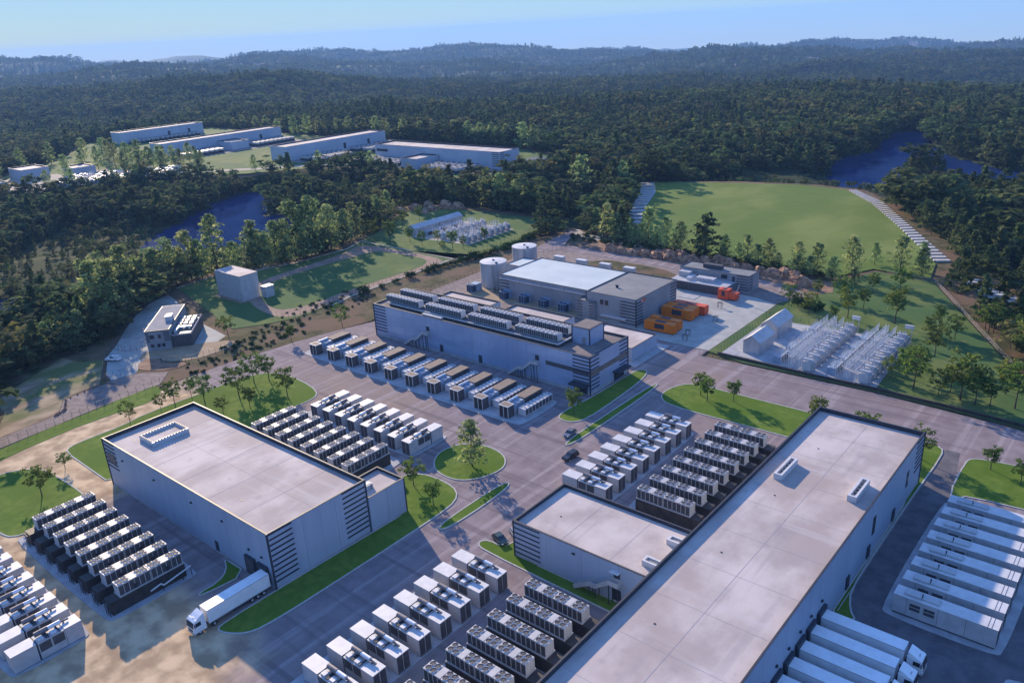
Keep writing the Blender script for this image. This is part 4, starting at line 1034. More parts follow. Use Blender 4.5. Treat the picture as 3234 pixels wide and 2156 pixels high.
for u, w in ((1.4, 1.5), (4.2, 1.0)): obj("window", MB().box(u, -.08, 4.2, u + w, 0, 5.6).mesh("window", ['glass']), t)
for u in (1.2, 3.4, 5.0): obj("window", MB().box(u, -.08, 1.0, u + 1.1, 0, 2.2).mesh("window", ['glass']), t)
obj("machine_wing", MB().box(8.25, 1, -.1, 15.2, 22, 4.2).mesh("machine_wing", ['louvre']), t)
obj("wing_rim", MB().box(8.3, .9, 4.2, 15.3, 1.3, 4.7).box(14.9, 1.3, 4.2, 15.3, 22.1, 4.7).box(8.3, 21.7, 4.2, 14.9, 22.1, 4.7).mesh("wing_rim", ['midroof']), t)
for i in range(3):
    for j in range(3): obj("rooftop_unit", MB().box(8.9 + i * 2, 10.5 + j * 3.4, 4.2, 10.2 + i * 2, 12.7 + j * 3.4, 5.4).mesh("rooftop_unit", ['offwhite']), t)
obj("duct", MB().box(9, 3, 4.2, 9.8, 8.6, 5.4).box(9.8, 7.8, 4.4, 14, 8.6, 5.2).mesh("duct", ['steel']), t)
t = thing("grey_block", "plain grey windowless block standing on the left lawn", "building", (-313.2, 170.1, 0))
obj("wall", MB().box(0, 0, -.1, 18.7, 8.5, 10.6).mesh("wall", ['offwhite']), t)
obj("roof", MB().box(-.1, -.1, 10.6, 18.8, 8.6, 10.85).mesh("roof", ['roof']), t)
t = thing("white_kiosk", "small white kiosk behind the plain grey block", "kiosk", (-293.4, 178.4, 0))
obj("body", MB().box(0, 0, 0, 3.2, 4.2, 4.6).mesh("body", ['offwhite']), t); obj("roof", MB().box(-.15, -.15, 4.6, 3.35, 4.35, 4.8).mesh("roof", ['white']), t)
sheet("block_apron", [(-314.5, 168.2), (-294, 168.2), (-290, 176), (-286.5, 184), (-292, 184.5), (-294, 179), (-314.5, 172)], 0.03, 'track', 0, .1)

# ------------------------------------------------------------------ generators
def generator():
    """local x runs from the big box to the small end box, 12 long, 2.85 wide"""
    t = thing("generator", "", "generator")
    h = 3.55
    obj("big_box", MB().box(0, 0, .12, 4.15, 2.85, h).mesh("big_box", ['offwhite']), t)
    obj("box_lid", MB().box(-.03, -.03, h, 4.18, 2.88, h + .08).mesh("box_lid", ['white']), t)
    obj("gap_frame", MB().box(4.18, .08, .12, 4.42, 2.77, h - .05).mesh("gap_frame", ['dark']), t)
    e = obj("engine_cabin", MB().box(4.45, .05, .12, 9.0, 2.8, h - .12).mesh("engine_cabin", ['offwhite']), t)
    for yy in (0, 2.8):
        for u in (4.6, 6.85):
            obj("louvre_panel", MB().box(u, yy, 1.55, u + 1.95, yy + .06, h - .3).mesh("louvre_panel", ['louvre']), e)
    obj("cabin_top", MB().box(4.45, 0, h - .12, 9.0, 2.85, h - .02).mesh("cabin_top", ['offwhite']), t)
    obj("vent_box", MB().box(4.7, .3, h - .02, 5.7, 1.3, h + .35).box(6.9, .3, h - .02, 7.9, 1.25, h + .3).mesh("vent_box", ['white']), t)
    for u in (6.0, 6.35, 8.2): obj("pipe", MB().box(u, .2, h, u + .18, 2.4, h + .2).mesh("pipe", ['dark']), t)
    obj("silencer", MB().cyl((4.75, 2.0, h + .62), (7.0, 2.0, h + .62), .48, 14).mesh("silencer", ['silencer'], False), t)
    obj("exhaust_drum", MB().cyl((7.02, 2.0, h + .62), (9.2, 2.0, h + .62), .40, 14).mesh("exhaust_drum", ['steel'], False), t)
    obj("exhaust_pipe", MB().cyl((9.2, 2.0, h + .5), (10.6, 2.0, h + .4), .18, 8).box(9.6, 1.7, h, 9.75, 2.3, h + .35).mesh("exhaust_pipe", ['silencer']), t)
    obj("end_box", MB().box(9.05, 0, .12, 11.95, 2.85, h).mesh("end_box", ['offwhite']), t)
    obj("end_lid", MB().box(9.03, -.03, h, 11.98, 2.88, h + .08).mesh("end_lid", ['white']), t)
    for u in (.1, 1.5): obj("louvre_door", MB().box(11.95, u, .25, 12.0, u + 1.2, h - .15).mesh("louvre_door", ['louvre']), t)
    obj("side_grille", MB().box(10.7, -.03, .4, 11.6, 0, h - .3).mesh("side_grille", ['offwhite']), t)
    obj("skid", MB().box(0, .1, 0, 12, 2.75, .12).mesh("skid", ['dark']), t)
    return t
gen = generator()
first = [True]
def place(proto, flag, loc, rz, label, group):
    if flag[0]:
        flag[0] = False
        proto.location = loc; proto.rotation_euler = (0, 0, rz); proto['label'] = label; proto['group'] = group
    else: clone(proto, loc, rz, label, group)
PZ = .14
for i in range(8):       # lower left yard, big box towards the camera
    place(gen, first, (-140.8 - i * 5.38, 25.9, PZ), PI / 2, "white generator in the lower left corner yard, %s from the yard's sunny road corner" % ORD[i], "generators in the lower left yard")
for i in range(8):       # yard behind the left hall
    place(gen, first, (-143.1 - i * 5.38, 131.1, PZ), -PI / 2, "white generator behind the left hall, %s from the round tree island" % ORD[i], "generators behind the left hall")
for i in range(8):       # yard before the annex
    place(gen, first, (-99.7, 129.2 + i * 5.2, PZ), 0, "white generator beside the centre road, %s from the annex's back wall" % ORD[i], "generators behind the annex")
for i in range(8):       # bottom centre yard
    place(gen, first, (-98.9, 91.6 - i * 5.12, PZ), 0, "white generator at bottom centre, %s from the annex's grass strip" % ORD[i], "generators in front of the annex")
def long_generator():
    t = thing("long_generator", "", "generator")
    h = 3.9
    obj("body", MB().box(0, 0, .35, 16.2, 2.9, h).mesh("body", ['offwhite']), t)
    obj("skid", MB().box(.1, .1, 0, 16.1, 2.8, .35).mesh("skid", ['louvre']), t)
    obj("roof_lid", MB().box(-.04, -.04, h, 16.24, 2.94, h + .08).mesh("roof_lid", ['white']), t)
    for u in (2.6, 4.9):
        o = obj("louvre_frame", MB().box(u, -.05, 1.0, u + 2.0, 0, 3.2).mesh("louvre_frame", ['offwhite']), t)
        for v in (1.75, 2.5): obj("louvre", MB().box(u + .15, -.08, v, u + 1.85, -.05, v + .6).mesh("louvre", ['louvre']), o)
    for u in (2.2, 7.2, 11.5): obj("panel_joint", MB().box(u, -.02, .4, u + .05, 0, h - .05).mesh("panel_joint", ['louvre']), t)
    obj("roof_duct", MB().box(1.6, .5, h + .08, 4.3, 2.3, h + .55).box(4.4, .7, h + .08, 7.2, 2.2, h + .4).mesh("roof_duct", ['offwhite']), t)
    obj("stack", MB().cyl((4.35, 1.2, h), (4.35, 1.2, h + 1.0), .1, 6).mesh("stack", ['dark']), t)
    for u in (14.6, 15.2): obj("roof_seam", MB().box(u, 0, h + .08, u + .06, 2.9, h + .11).mesh("roof_seam", ['louvre']), t)
    obj("end_cap", MB().box(16.2, .15, .5, 16.26, 2.75, h - .2).mesh("end_cap", ['louvre']), t)
    return t
lg = long_generator(); fl = [True]
for i in range(8): place(lg, fl, (-27.4, 129.4 + i * 5.15, PZ), 0, "long pale generator box in the shaded right yard, %s from the parked trucks" % ORD[i], "long generators in the right yard")
place(lg, fl, (-8.0, 110.0, PZ), 0, "long pale generator box cut off by the picture's right edge near the trucks", "long generators at the edge")
# dark generators and white chillers in front of the middle hall
def dark_generator():
    t = thing("dark_generator", "", "generator")
    h = 3.4
    obj("intake_box", MB().box(0, 0, .1, 3.3, 2.6, h).mesh("intake_box", ['louvre']), t)
    obj("intake_frame", MB().box(-.05, -.06, h, 3.35, 2.65, h + .18).box(1.55, -.06, .1, 1.75, 0, h).box(-.05, -.06, .1, .15, 0, h).box(3.15, -.06, .1, 3.35, 0, h).mesh("intake_frame", ['white']), t)
    for u in (.2, 1.8): obj("intake_door", MB().box(u, -.04, .25, u + 1.3, 0, h - .1).mesh("intake_door", ['black']), t)
    obj("intake_roof", MB().box(.2, .2, h + .18, 3.1, 2.4, h + .2).mesh("intake_roof", ['browntop']), t)
    obj("lower_panel", MB().box(.05, 2.65, .1, 3.25, 7.2, 1.7).mesh("lower_panel", ['pad']), t)
    for i in range(3):
        obj("engine_module", MB().box(.15, 2.75 + i * 1.5, 1.7, 3.15, 4.1 + i * 1.5, 3.0 + .1 * i).mesh("engine_module", ['cooler']), t)
        obj("module_rib", MB().box(.1, 2.68 + i * 1.5, 1.6, 3.2, 2.76 + i * 1.5, 3.3).mesh("module_rib", ['offwhite']), t)
    obj("exhaust_drum", MB().cyl((.9, 3.0, 3.5), (.9, 7.0, 3.5), .38, 10).mesh("exhaust_drum", ['steel']), t)
    obj("cabin", MB().box(0, 7.3, .1, 3.3, 15.1, h - .1).mesh("cabin", ['louvre']), t)
    obj("cabin_roof", MB().box(-.05, 7.25, h - .1, 3.35, 15.15, h + .08).mesh("cabin_roof", ['browntop']), t)
    obj("cabin_frame", MB().box(-.05, 7.22, .1, 3.35, 7.3, h - .4).mesh("cabin_frame", ['offwhite']), t)
    return t
def long_chiller():
    t = thing("long_chiller", "", "chiller")
    obj("base", MB().box(0, 0, .1, 2.4, 12.4, .45).mesh("base", ['offwhite']), t)
    obj("casing", MB().box(.1, .1, .45, 2.3, 12.3, 2.15).mesh("casing", ['louvre']), t)
    obj("top_plate", MB().box(-.02, -.02, 2.15, 2.42, 12.42, 2.4).mesh("top_plate", ['white']), t)
    obj("end_panel", MB().box(0, -.04, .45, 2.4, .1, 2.15).mesh("end_panel", ['white']), t)
    pm = MB().box(0, 0, 0, .1, .14, 1.7).mesh("post", ['white'])
    fm = MB().cyl((0, 0, 0), (0, 0, .1), .45, 10, 0, .42).cyl((0, 0, .102), (0, 0, .108), .34, 10, 1).mesh("fan", ['white', 'louvre'])
    for i in range(9):
        obj("post", pm, t, (2.31, .1 + i * 1.5, .45)); obj("post", pm, t, (-.01, .1 + i * 1.5, .45))
    for i in range(8):
        obj("fan", fm, t, (.65, .85 + i * 1.53, 2.4)); obj("fan", fm, t, (1.75, .85 + i * 1.53, 2.4))
    return t
dg = dark_generator(); lc = long_chiller(); f1 = [True]; f2 = [True]
for i in range(10):
    x = -132.9 - i * 9.44 - 3.3
    place(dg, f1, (x, 149.1, PZ), 0, "dark generator with brown cabin roof before the blue hall, %s from the grass island" % ORD[i], "dark generators before the blue hall")
    place(lc, f2, (x + 4.2, 152.4, PZ), 0, "long white chiller between dark generators before the blue hall, %s from the grass island" % ORD[i], "long chillers before the blue hall")

# ------------------------------------------------------------------ twin chillers on dark containers
def chiller():
    t = thing("chiller", "", "chiller")
    W_, D_, H_ = 6.35, 2.25, 2.55
    obj("base_frame", MB().box(-.1, -.15, 0, W_ + .1, D_ + .15, .22).mesh("base_frame", ['offwhite']), t)
    obj("coil_wall", MB().box(.1, .12, .22, W_ - .1, D_ - .12, H_ - .25).mesh("coil_wall", ['louvre']), t)
    obj("top_plate", MB().box(0, 0, H_ - .25, W_, D_, H_).mesh("top_plate", ['offwhite']), t)
    pm = MB().box(0, 0, 0, .11, .13, H_ - .47).mesh("post", ['offwhite'])
    n = 7
    for i in range(n):
        for yy in (0, D_ - .13): obj("post", pm, t, (i * (W_ - .11) / (n - 1), yy, .22))
    lm = MB()
    for k in range(6): lm.box(0, 0, k * .33, .92, .05, k * .33 + .16)
    lmm = lm.mesh("coil_slats", ['fan'])
    for i in range(6):
        for yy in (.06, D_ - .11): obj("coil_slats", lmm, t, (.12 + i * 1.04, yy, .26))
    obj("end_panel", MB().box(W_ - .1, .13, .25, W_ - .02, D_ - .13, H_ - .27).mesh("end_panel", ['offwhite']), t)
    obj("end_panel", MB().box(.02, .13, .25, .1, D_ - .13, H_ - .27).mesh("end_panel", ['offwhite']), t)
    obj("control_box", MB().box(2.9, -.08, .3, 3.6, .05, 1.3).mesh("control_box", ['dark']), t)
    fm = MB().cyl((0, 0, 0), (0, 0, .14), .53, 14, 0, .50, cap=False).cyl((0, 0, .02), (0, 0, .05), .505, 14, 1).cyl((0, 0, .05), (0, 0, .1), .12, 8, 2)
    for k in range(5):
        a = k * 2 * PI / 5
        fm.tri((0, 0, .09), (.44 * math.cos(a), .44 * math.sin(a), .07), (.44 * math.cos(a + .6), .44 * math.sin(a + .6), .11), 2)
    fmm = fm.mesh("fan", ['white', 'fan', 'louvre'])
    for u in (.72, 1.82, W_ - 1.82, W_ - .72):
        for v in (.60, D_ - .60): obj("fan", fmm, t, (u, v, H_))
    for s_ in (2.45, W_ - 2.55): obj("plate_seam", MB().box(s_, .02, H_, s_ + .06, D_ - .02, H_ + .03).mesh("plate_seam", ['fan']), t)
    return t
def dark_container():
    """local x along the row; 15 long, 2.6 wide, 2.9 high, open posts at the low end"""
    t = thing("dark_container", "", "container")
    obj("body", MB().box(0, 0, 0, 15, 2.65, 2.75).mesh("body", ['black']), t)
    obj("roof_rim", MB().box(-.06, -.06, 2.75, 15.06, 2.71, 2.86).mesh("roof_rim", ['black']), t)
    pm = MB().box(0, 0, 0, .13, .13, 2.75).mesh("post", ['dark'])
    for u in (.0, .9, 1.8): obj("post", pm, t, (-.5, u + .1, 0))
    for i in range(6): obj("wall_rib", MB().box(1.2 + i * 2.5, -.07, .05, 1.32 + i * 2.5, 0, 2.7).mesh("wall_rib", ['dark']), t)
    obj("stair_rail", MB().box(-.52, .1, 2.6, -.36, 2.3, 2.7).box(-1.1, .1, .9, -1.0, .25, 1.0).mesh("stair_rail", ['dark']), t)
    return t
ch = chiller(); dc = dark_container(); g1 = [True]; g2 = [True]
def yard(rows, where, a_end, b_end, grp, flip):
    for i, (x, y, rz) in enumerate(rows):
        c, s_ = math.cos(rz), math.sin(rz)
        def at(u, v): return (x + u * c - v * s_, y + u * s_ + v * c)
        place(dc, g2, (*at(0, 0), PZ), rz, "dark container under the chillers %s, %s row" % (where, ORD[i]), "dark containers " + grp)
        for k, u in enumerate((2.0, 8.5)):
            place(ch, g1, (*at(u, .2), PZ + 2.9), rz, "white eight-fan chiller %s, %s row, %s" % (where, ORD[i], (a_end, b_end)[k]), "chillers " + grp)
yard([(-142.0 - i * 5.42 + .0, 43.7, PI / 2) for i in range(8)], "left of the white truck", "camera end", "left-hall end", "left of the truck", 0)
yard([(-141.4 - i * 5.38, 98.6, PI / 2) for i in range(8)], "behind the left hall", "left-hall end", "generator end", "behind the left hall", 0)
yard([(-67.1 + 1.0, 133.6 + i * 5.17, PI) for i in range(8)], "behind the annex", "long-hall end", "generator end", "behind the annex", 0)
yard([(-66.4 + 1.0, 94.0 - i * 5.14, PI) for i in range(8)], "before the annex stair", "long-hall end", "generator end", "before the annex", 0)
t = thing("pipe_rack", "white pipe run along the dark container wall beside the truck", "pipes", (-141.7, 51.0, 0))
obj("pipe", MB().cyl((0.35, 0, 1.5), (.35, 2.2, 1.9), .16, 8).cyl((.35, 2.2, 1.9), (.35, 2.6, 1.3), .16, 8).cyl((.35, 2.6, 1.3), (.35, 8.6, 2.3), .16, 8).mesh("pipe", ['white']), t)
for u in (2.4, 6.5, 8.4): obj("support", MB().box(.3, u, .1, .42, u + .12, 1.9).mesh("support", ['dark']), t)

# ------------------------------------------------------------------ vehicles
wheel_big = MB().cyl((0, -.17, 0), (0, .17, 0), .5, 14).mesh("tyre", ['tyre']); rim_big = MB().cyl((0, -.19, 0), (0, .19, 0), .24, 10).mesh("rim", ['offwhite'])
wheel_car = MB().cyl((0, -.11, 0), (0, .11, 0), .33, 14).mesh("tyre", ['tyre']); rim_car = MB().cyl((0, -.125, 0), (0, .125, 0), .2, 10).mesh("rim", ['steel'])
def truck():
    t = thing("articulated_truck", "", "truck")
    obj("trailer", MB().box(0, -1.28, 1.15, 13.2, 1.28, 4.0).mesh("trailer", ['truckwhite']), t)
    obj("trailer_rail", MB().box(-.04, -1.31, 3.86, 13.24, -1.281, 4.02).box(-.04, 1.281, 3.86, 13.24, 1.31, 4.02).box(-.04, -1.31, 1.1, 13.24, -1.281, 1.3).box(-.04, 1.281, 1.1, 13.24, 1.31, 1.3).mesh("trailer_rail", ['offwhite']), t)
    obj("chassis", MB().box(.3, -.5, .75, 15.6, .5, 1.1).box(3.5, -1.15, .55, 8.2, -1.05, 1.0).box(3.5, 1.05, .55, 8.2, 1.15, 1.0).mesh("chassis", ['dark']), t)
    cab = MB().extr([(13.75, .6), (16.15, .6), (16.25, 1.5), (15.95, 3.0), (15.5, 3.25), (13.75, 3.3)], 'y', -1.24, 1.24)
    c = obj("cab", cab.mesh("cab", ['truckwhite']), t)
    obj("windscreen", MB().extr([(16.24, 1.75), (16.29, 1.75), (16.04, 2.82), (15.99, 2.82)], 'y', -1.08, 1.08).mesh("windscreen", ['glass']), c)
    for s in (-1, 1):
        obj("side_window", MB().box(14.7, min(s * 1.24, s * 1.26), 1.9, 15.75, max(s * 1.24, s * 1.26), 2.7).mesh("side_window", ['glass']), c)
        obj("headlight", MB().box(16.2, s * .95 - .18, .85, 16.27, s * .95 + .18, 1.1).mesh("headlight", ['lamp']), c)
        obj("mirror", MB().box(15.9, s * 1.42 - .1, 2.0, 16.05, s * 1.42 + .1, 2.7).mesh("mirror", ['dark']), c)
    obj("roof_deflector", MB().extr([(13.8, 3.3), (15.4, 3.25), (14.6, 3.65), (13.8, 3.95)], 'y', -1.15, 1.15).mesh("roof_deflector", ['truckwhite']), t)
    obj("roof_hatch", MB().box(14.9, -.35, 3.22, 15.4, .35, 3.34).mesh("roof_hatch", ['offwhite']), t)
    obj("bumper", MB().box(15.9, -1.24, .4, 16.3, 1.24, .75).mesh("bumper", ['offwhite']), t)
    obj("grille", MB().box(16.16, -.8, .85, 16.24, .8, 1.4).mesh("grille", ['dark']), t)
    for x in (1.6, 2.9, 4.2, 12.2, 15.1):
        for s in (-1, 1):
            w = obj("wheel", wheel_big, t, (x, s * 1.05, .5)); obj("rim", rim_big, w)
    for s in (-1, 1): obj("tail_light", MB().box(-.05, s * .9 - .25, 1.0, 0, s * .9 + .25, 1.15).mesh("tail_light", ['tail']), t)
    return t
tr = truck(); ft = [True]
place(tr, ft, (-125.0, 66.3, 0.01), -PI / 2, "white articulated truck backed up to the left hall's dock", "articulated trucks at the docks")
for i, y in enumerate((117.3, 112.6, 107.9, 103.3, 98.6)):
    place(tr, ft, (-35.1, y, 0.01), 0, "white articulated truck backed against the long hall, %s from the green corner" % ORD[i], "articulated trucks at the docks")
def paint(n, c): M[n] = nmat(n, c, tuple(v * 1.15 for v in c), 2, 2, 0.25, spec=0.6)
paint('car_green', (.035, .055, .045)); paint('car_black', (.02, .02, .025)); paint('car_grey', (.12, .13, .15)); paint('car_silver', (.30, .31, .34)); paint('car_white', (.72, .72, .72))
def car(label, col, x, y, rz, kind='hatch', group=None):
    t = thing("car", label, "car", (x, y, 0.02), rz, group)
    if kind == 'suv': body = [(-2.3, .35), (2.25, .35), (2.3, .8), (2.1, 1.02), (.95, 1.12), (-2.2, 1.15), (-2.35, .9)]; cabn = [(-2.15, 1.13), (.95, 1.11), (.25, 1.66), (-1.95, 1.7)]
    elif kind == 'pickup': body = [(-2.6, .4), (2.5, .4), (2.55, .85), (2.3, 1.1), (1.0, 1.2), (-2.6, 1.2)]; cabn = [(-.7, 1.19), (1.0, 1.19), (.4, 1.75), (-.5, 1.78)]
    else: body = [(-2.1, .32), (2.15, .32), (2.2, .65), (2.0, .85), (1.0, .95), (-1.9, 1.0), (-2.15, .8)]; cabn = [(-1.95, .98), (1.05, .94), (.25, 1.45), (-1.3, 1.46)]
    b = obj("body", MB().extr(body, 'y', -.9, .9).mesh("body", [col]), t)
    obj("cabin_glass", MB().extr(cabn, 'y', -.76, .76).mesh("cabin_glass", ['glass']), t)
    r0, r1 = cabn[3], cabn[2]
    obj("roof", MB().extr([(r0[0] - .08, r0[1] - .02), (r1[0] + .08, r1[1] - .02), (r1[0] - .05, r1[1] + .05), (r0[0] + .1, r0[1] + .06)], 'y', -.74, .74).mesh("roof", [col]), t)
    for s in (-1, 1):
        obj("pillar", MB().extr([(cabn[1][0] - .12, cabn[1][1]), (cabn[1][0], cabn[1][1]), (r1[0] + .06, r1[1]), (r1[0] - .06, r1[1])], 'y', s * .77 - .015, s * .77 + .015).mesh("pillar", [col]), t)
        obj("headlight", MB().box(2.12, s * .62 - .18, .62, 2.24, s * .62 + .18, .78).mesh("headlight", ['lamp']), b)
        obj("tail_light", MB().box(-2.2, s * .65 - .16, .68, -2.08, s * .65 + .16, .84).mesh("tail_light", ['tail']), b)
        obj("mirror", MB().box(.72, s * .96 - .07, .98, .88, s * .96 + .07, 1.12).mesh("mirror", [col]), b)
        for wx in (-1.35, 1.38):
            w = obj("wheel", wheel_car, t, (wx, s * .84, .33)); obj("rim", rim_car, w)
    if kind == 'pickup': obj("load_cover", MB().box(-2.5, -.85, 1.2, -.75, .85, 1.75).mesh("load_cover", ['white']), t)
    return t
car("dark green hatchback parked at the annex's grass corner", 'car_green', -97.9, 104.9, -.35)
car("grey car half hidden behind the annex's striped corner", 'car_silver', -96.4, 108.3, -.5)
car("grey hatchback driving beside the long thin grass median", 'car_grey', -113.6, 151.2, -PI / 2 + .08)
car("black estate car driving towards the round tree island", 'car_black', -106.3, 141.4, -PI / 2 - .12, 'suv')
car("white pickup with covered load parked inside the curved fence", 'car_white', -276.4, 106.8, .55 + PI, 'pickup')
car("small dark car parked behind the plant building's pale roof", 'car_black', -193.5, 287.5, .1)

# ------------------------------------------------------------------ fences
def fence(label, pts, step=2.5, h=2.2, mat='fence', th=.07, sag=True):
    t = thing("fence", label, "fence", (pts[0][0], pts[0][1], 0))
    pm = MB().box(-th / 2, -th / 2, -.1, th / 2, th / 2, h).mesh("post", [mat])
    o0 = pts[0]; r = MB(); wires = MB()
    for a, b in zip(pts, pts[1:]):
        d = Vector((b[0] - a[0], b[1] - a[1])); n = max(1, round(d.length / step))
        for i in range(n + (1 if b == pts[-1] else 0)):
            obj("post", pm, t, (a[0] - o0[0] + d.x * i / n, a[1] - o0[1] + d.y * i / n, 0))
        for z in (h - .08, .25): r.cyl((a[0] - o0[0], a[1] - o0[1], z), (b[0] - o0[0], b[1] - o0[1], z), .03, 4, cap=False)
        for k in range(1, 5):
            z = .25 + (h - .33) * k / 5
            wires.cyl((a[0] - o0[0], a[1] - o0[1], z), (b[0] - o0[0], b[1] - o0[1], z), .009, 3, cap=False)
    obj("rail", r.mesh("rail", [mat]), t); obj("wire", wires.mesh("wire", [mat]), t)
    return t
fence("steel mesh fence along the far kerb of the east road", [(-111.6, 217.9), (-98, 218.8), (-77, 219.0), (-59.7, 219.4), (-39, 218.3), (-10, 215.4), (40, 211.4)], 2.4)
t = thing("shade_strip", "low dark retaining wall right behind the east road's fence", "wall", (-107, 222, 0))  # dark strip added in place of the shadow in the ditch behind the fence
w = MB()
for a, b in (((-107, 221.4), (-77, 220.6)), ((-77, 220.6), (-59.7, 220.7)), ((-59.7, 220.7), (-39, 219.6)), ((-39, 219.6), (-8, 216.8)), ((-8, 216.8), (40, 212.8))):
    w.prism([(a[0] + 107, a[1] - 222), (b[0] + 107, b[1] - 222), (b[0] + 107, b[1] - 221.5), (a[0] + 107, a[1] - 221.5)], -.2, .75)
obj("wall", w.mesh("wall", ['black']), t)  # near-black colour stands for the shadow there
fence("steel fence between the concrete yard and the grass strip by the sheds", [(-107.4, 222.4), (-107.6, 262), (-110.8, 277)], 2.4)
fence("thin steel fence round the back of the east substation", [(-107.2, 262), (-62, 265.2), (-58.6, 222)], 2.6)
fence("long steel fence beside the lower left grass verge", [(-238.2, 40), (-238.9, 60), (-240.4, 75.3), (-241.3, 90), (-242.4, 106)], 2.6)
fence("steel fence along the dirt track below the west lawn", [(-271, 165.4), (-262, 166.4), (-258.4, 175), (-261.0, 199.7), (-262.2, 240), (-263.4, 257)], 2.6)
fence("thin fence along the lower edge of the far substation lawn", [(-262, 266), (-259, 292.9), (-261.5, 316.8), (-274, 347)], 3.0)
fence("dark curved fence between the forest and the grey house's yard", [(-334, 158), (-329.4, 147.3), (-318.9, 136.2), (-304.2, 124.4), (-292.4, 115.9), (-283.2, 107.6), (-266.3, 98.6), (-260, 96.8)], 2.6)
fence("short gate fence across the grey house's yard entrance", [(-262, 97.6), (-259.6, 104), (-262.4, 108)], 2.0)
fence("fence with gate frames between the grey house and the forest", [(-288.6, 112), (-281.5, 113.5), (-276.5, 117.5)], 2.0)
fence("fence on the tan bank in front of the grey house", [(-259.6, 115.4), (-251.8, 122.4), (-250.6, 137.4)], 2.2)
fence("steel fence below the tall round tank", [(-238, 198), (-236.0, 224), (-236.6, 250), (-235.7, 266)], 2.6)
fence("long dark fence behind the plant building along the back road", [(-231, 284), (-226, 309), (-174, 307.6), (-121, 301.8), (-104.5, 294)], 2.8, 2.4)
fence("low fence at the foot of the tree row on the right slope", [(-90, 335), (-71, 331), (-47, 286), (-32, 258.6)], 3.5, 1.3, 'step')
# rock faces and boulders
def boulder(label, x, y, r, h, seed, group, cat="rock"):
    rg = random.Random(seed)
    bm = MB(); n, m_ = 12, 6; V = []
    ph = [rg.uniform(0, 6.28) for _ in range(6)]
    for j in range(m_ + 1):
        for i in range(n):
            a = 2 * PI * i / n; z = j / m_
            k = (1 - .55 * z ** 2) * (1 + .22 * math.sin(3 * a + ph[0]) + .14 * math.sin(5 * a + ph[1] + 3 * z)) * rg.uniform(.8, 1.15)
            V.append((r * k * math.cos(a), r * .55 * k * math.sin(a), h * (z * rg.uniform(.88, 1.08)) - .3))
    V.append((0, 0, h * 1.02))
    F = [(j * n + i, j * n + (i + 1) % n, (j + 1) * n + (i + 1) % n, (j + 1) * n + i) for j in range(m_) for i in range(n)] + [(m_ * n + i, m_ * n + (i + 1) % n, len(V) - 1) for i in range(n)]
    bm.v = V; bm.f = F; bm.m = [0] * len(F)
    return tag(obj("rock_face" if h > 2.5 else "boulder", bm.mesh("rock", ['rock']), None, (x, y, 0), rg.uniform(-.35, .2)), label, cat, group)
rp = [(-206, 309.6), (-175.7, 311), (-153.9, 314.5), (-138, 309.5), (-121, 308.4), (-107, 300)]
k = 0
for (ax, ay), (bx, by) in zip(rp, rp[1:]):
    n = max(2, int(math.hypot(bx - ax, by - ay) / 5.2))
    for i in range(n):
        u = i / n
        boulder("cut block of reddish rock in the face behind the grey office", ax + (bx - ax) * u, ay + (by - ay) * u + random.uniform(-1, 1.4), random.uniform(3.2, 5.2), random.uniform(2.6, 4.6), 100 + k, "rock face blocks behind the office"); k += 1
for i, (x, y, r, h) in enumerate([(-366, 324, 5, 3.2), (-362, 333, 6, 4), (-358, 340, 5, 4.5), (-351, 336, 4, 3), (-348, 345, 6, 5), (-341, 348, 5, 4), (-350, 329, 4, 2.6)]):
    boulder("reddish rock behind the far substation's trees", x, y, r, h, 300 + i, "rocks behind the far substation")
for i in range(18):
    u = i / 17; boulder("dark stone in the row above the west lawn", -342 + u * 14, 183 + u * 34 + random.uniform(-.8, .8), random.uniform(1.0, 1.8), random.uniform(.8, 1.5), 330 + i, "stones above the west lawn")
for i in range(15):
    u = i / 14; pth = [(-246.8, 75.5), (-248.5, 79), (-256.2, 82.4), (-258.6, 93.5)]
    s = u * 3; j = min(2, int(s)); w_ = s - j
    boulder("brown stone in the row edging the gravel yard at left", pth[j][0] + (pth[j + 1][0] - pth[j][0]) * w_, pth[j][1] + (pth[j + 1][1] - pth[j][1]) * w_, random.uniform(.6, 1.0), random.uniform(.5, .9), 360 + i, "stones edging the gravel yard")

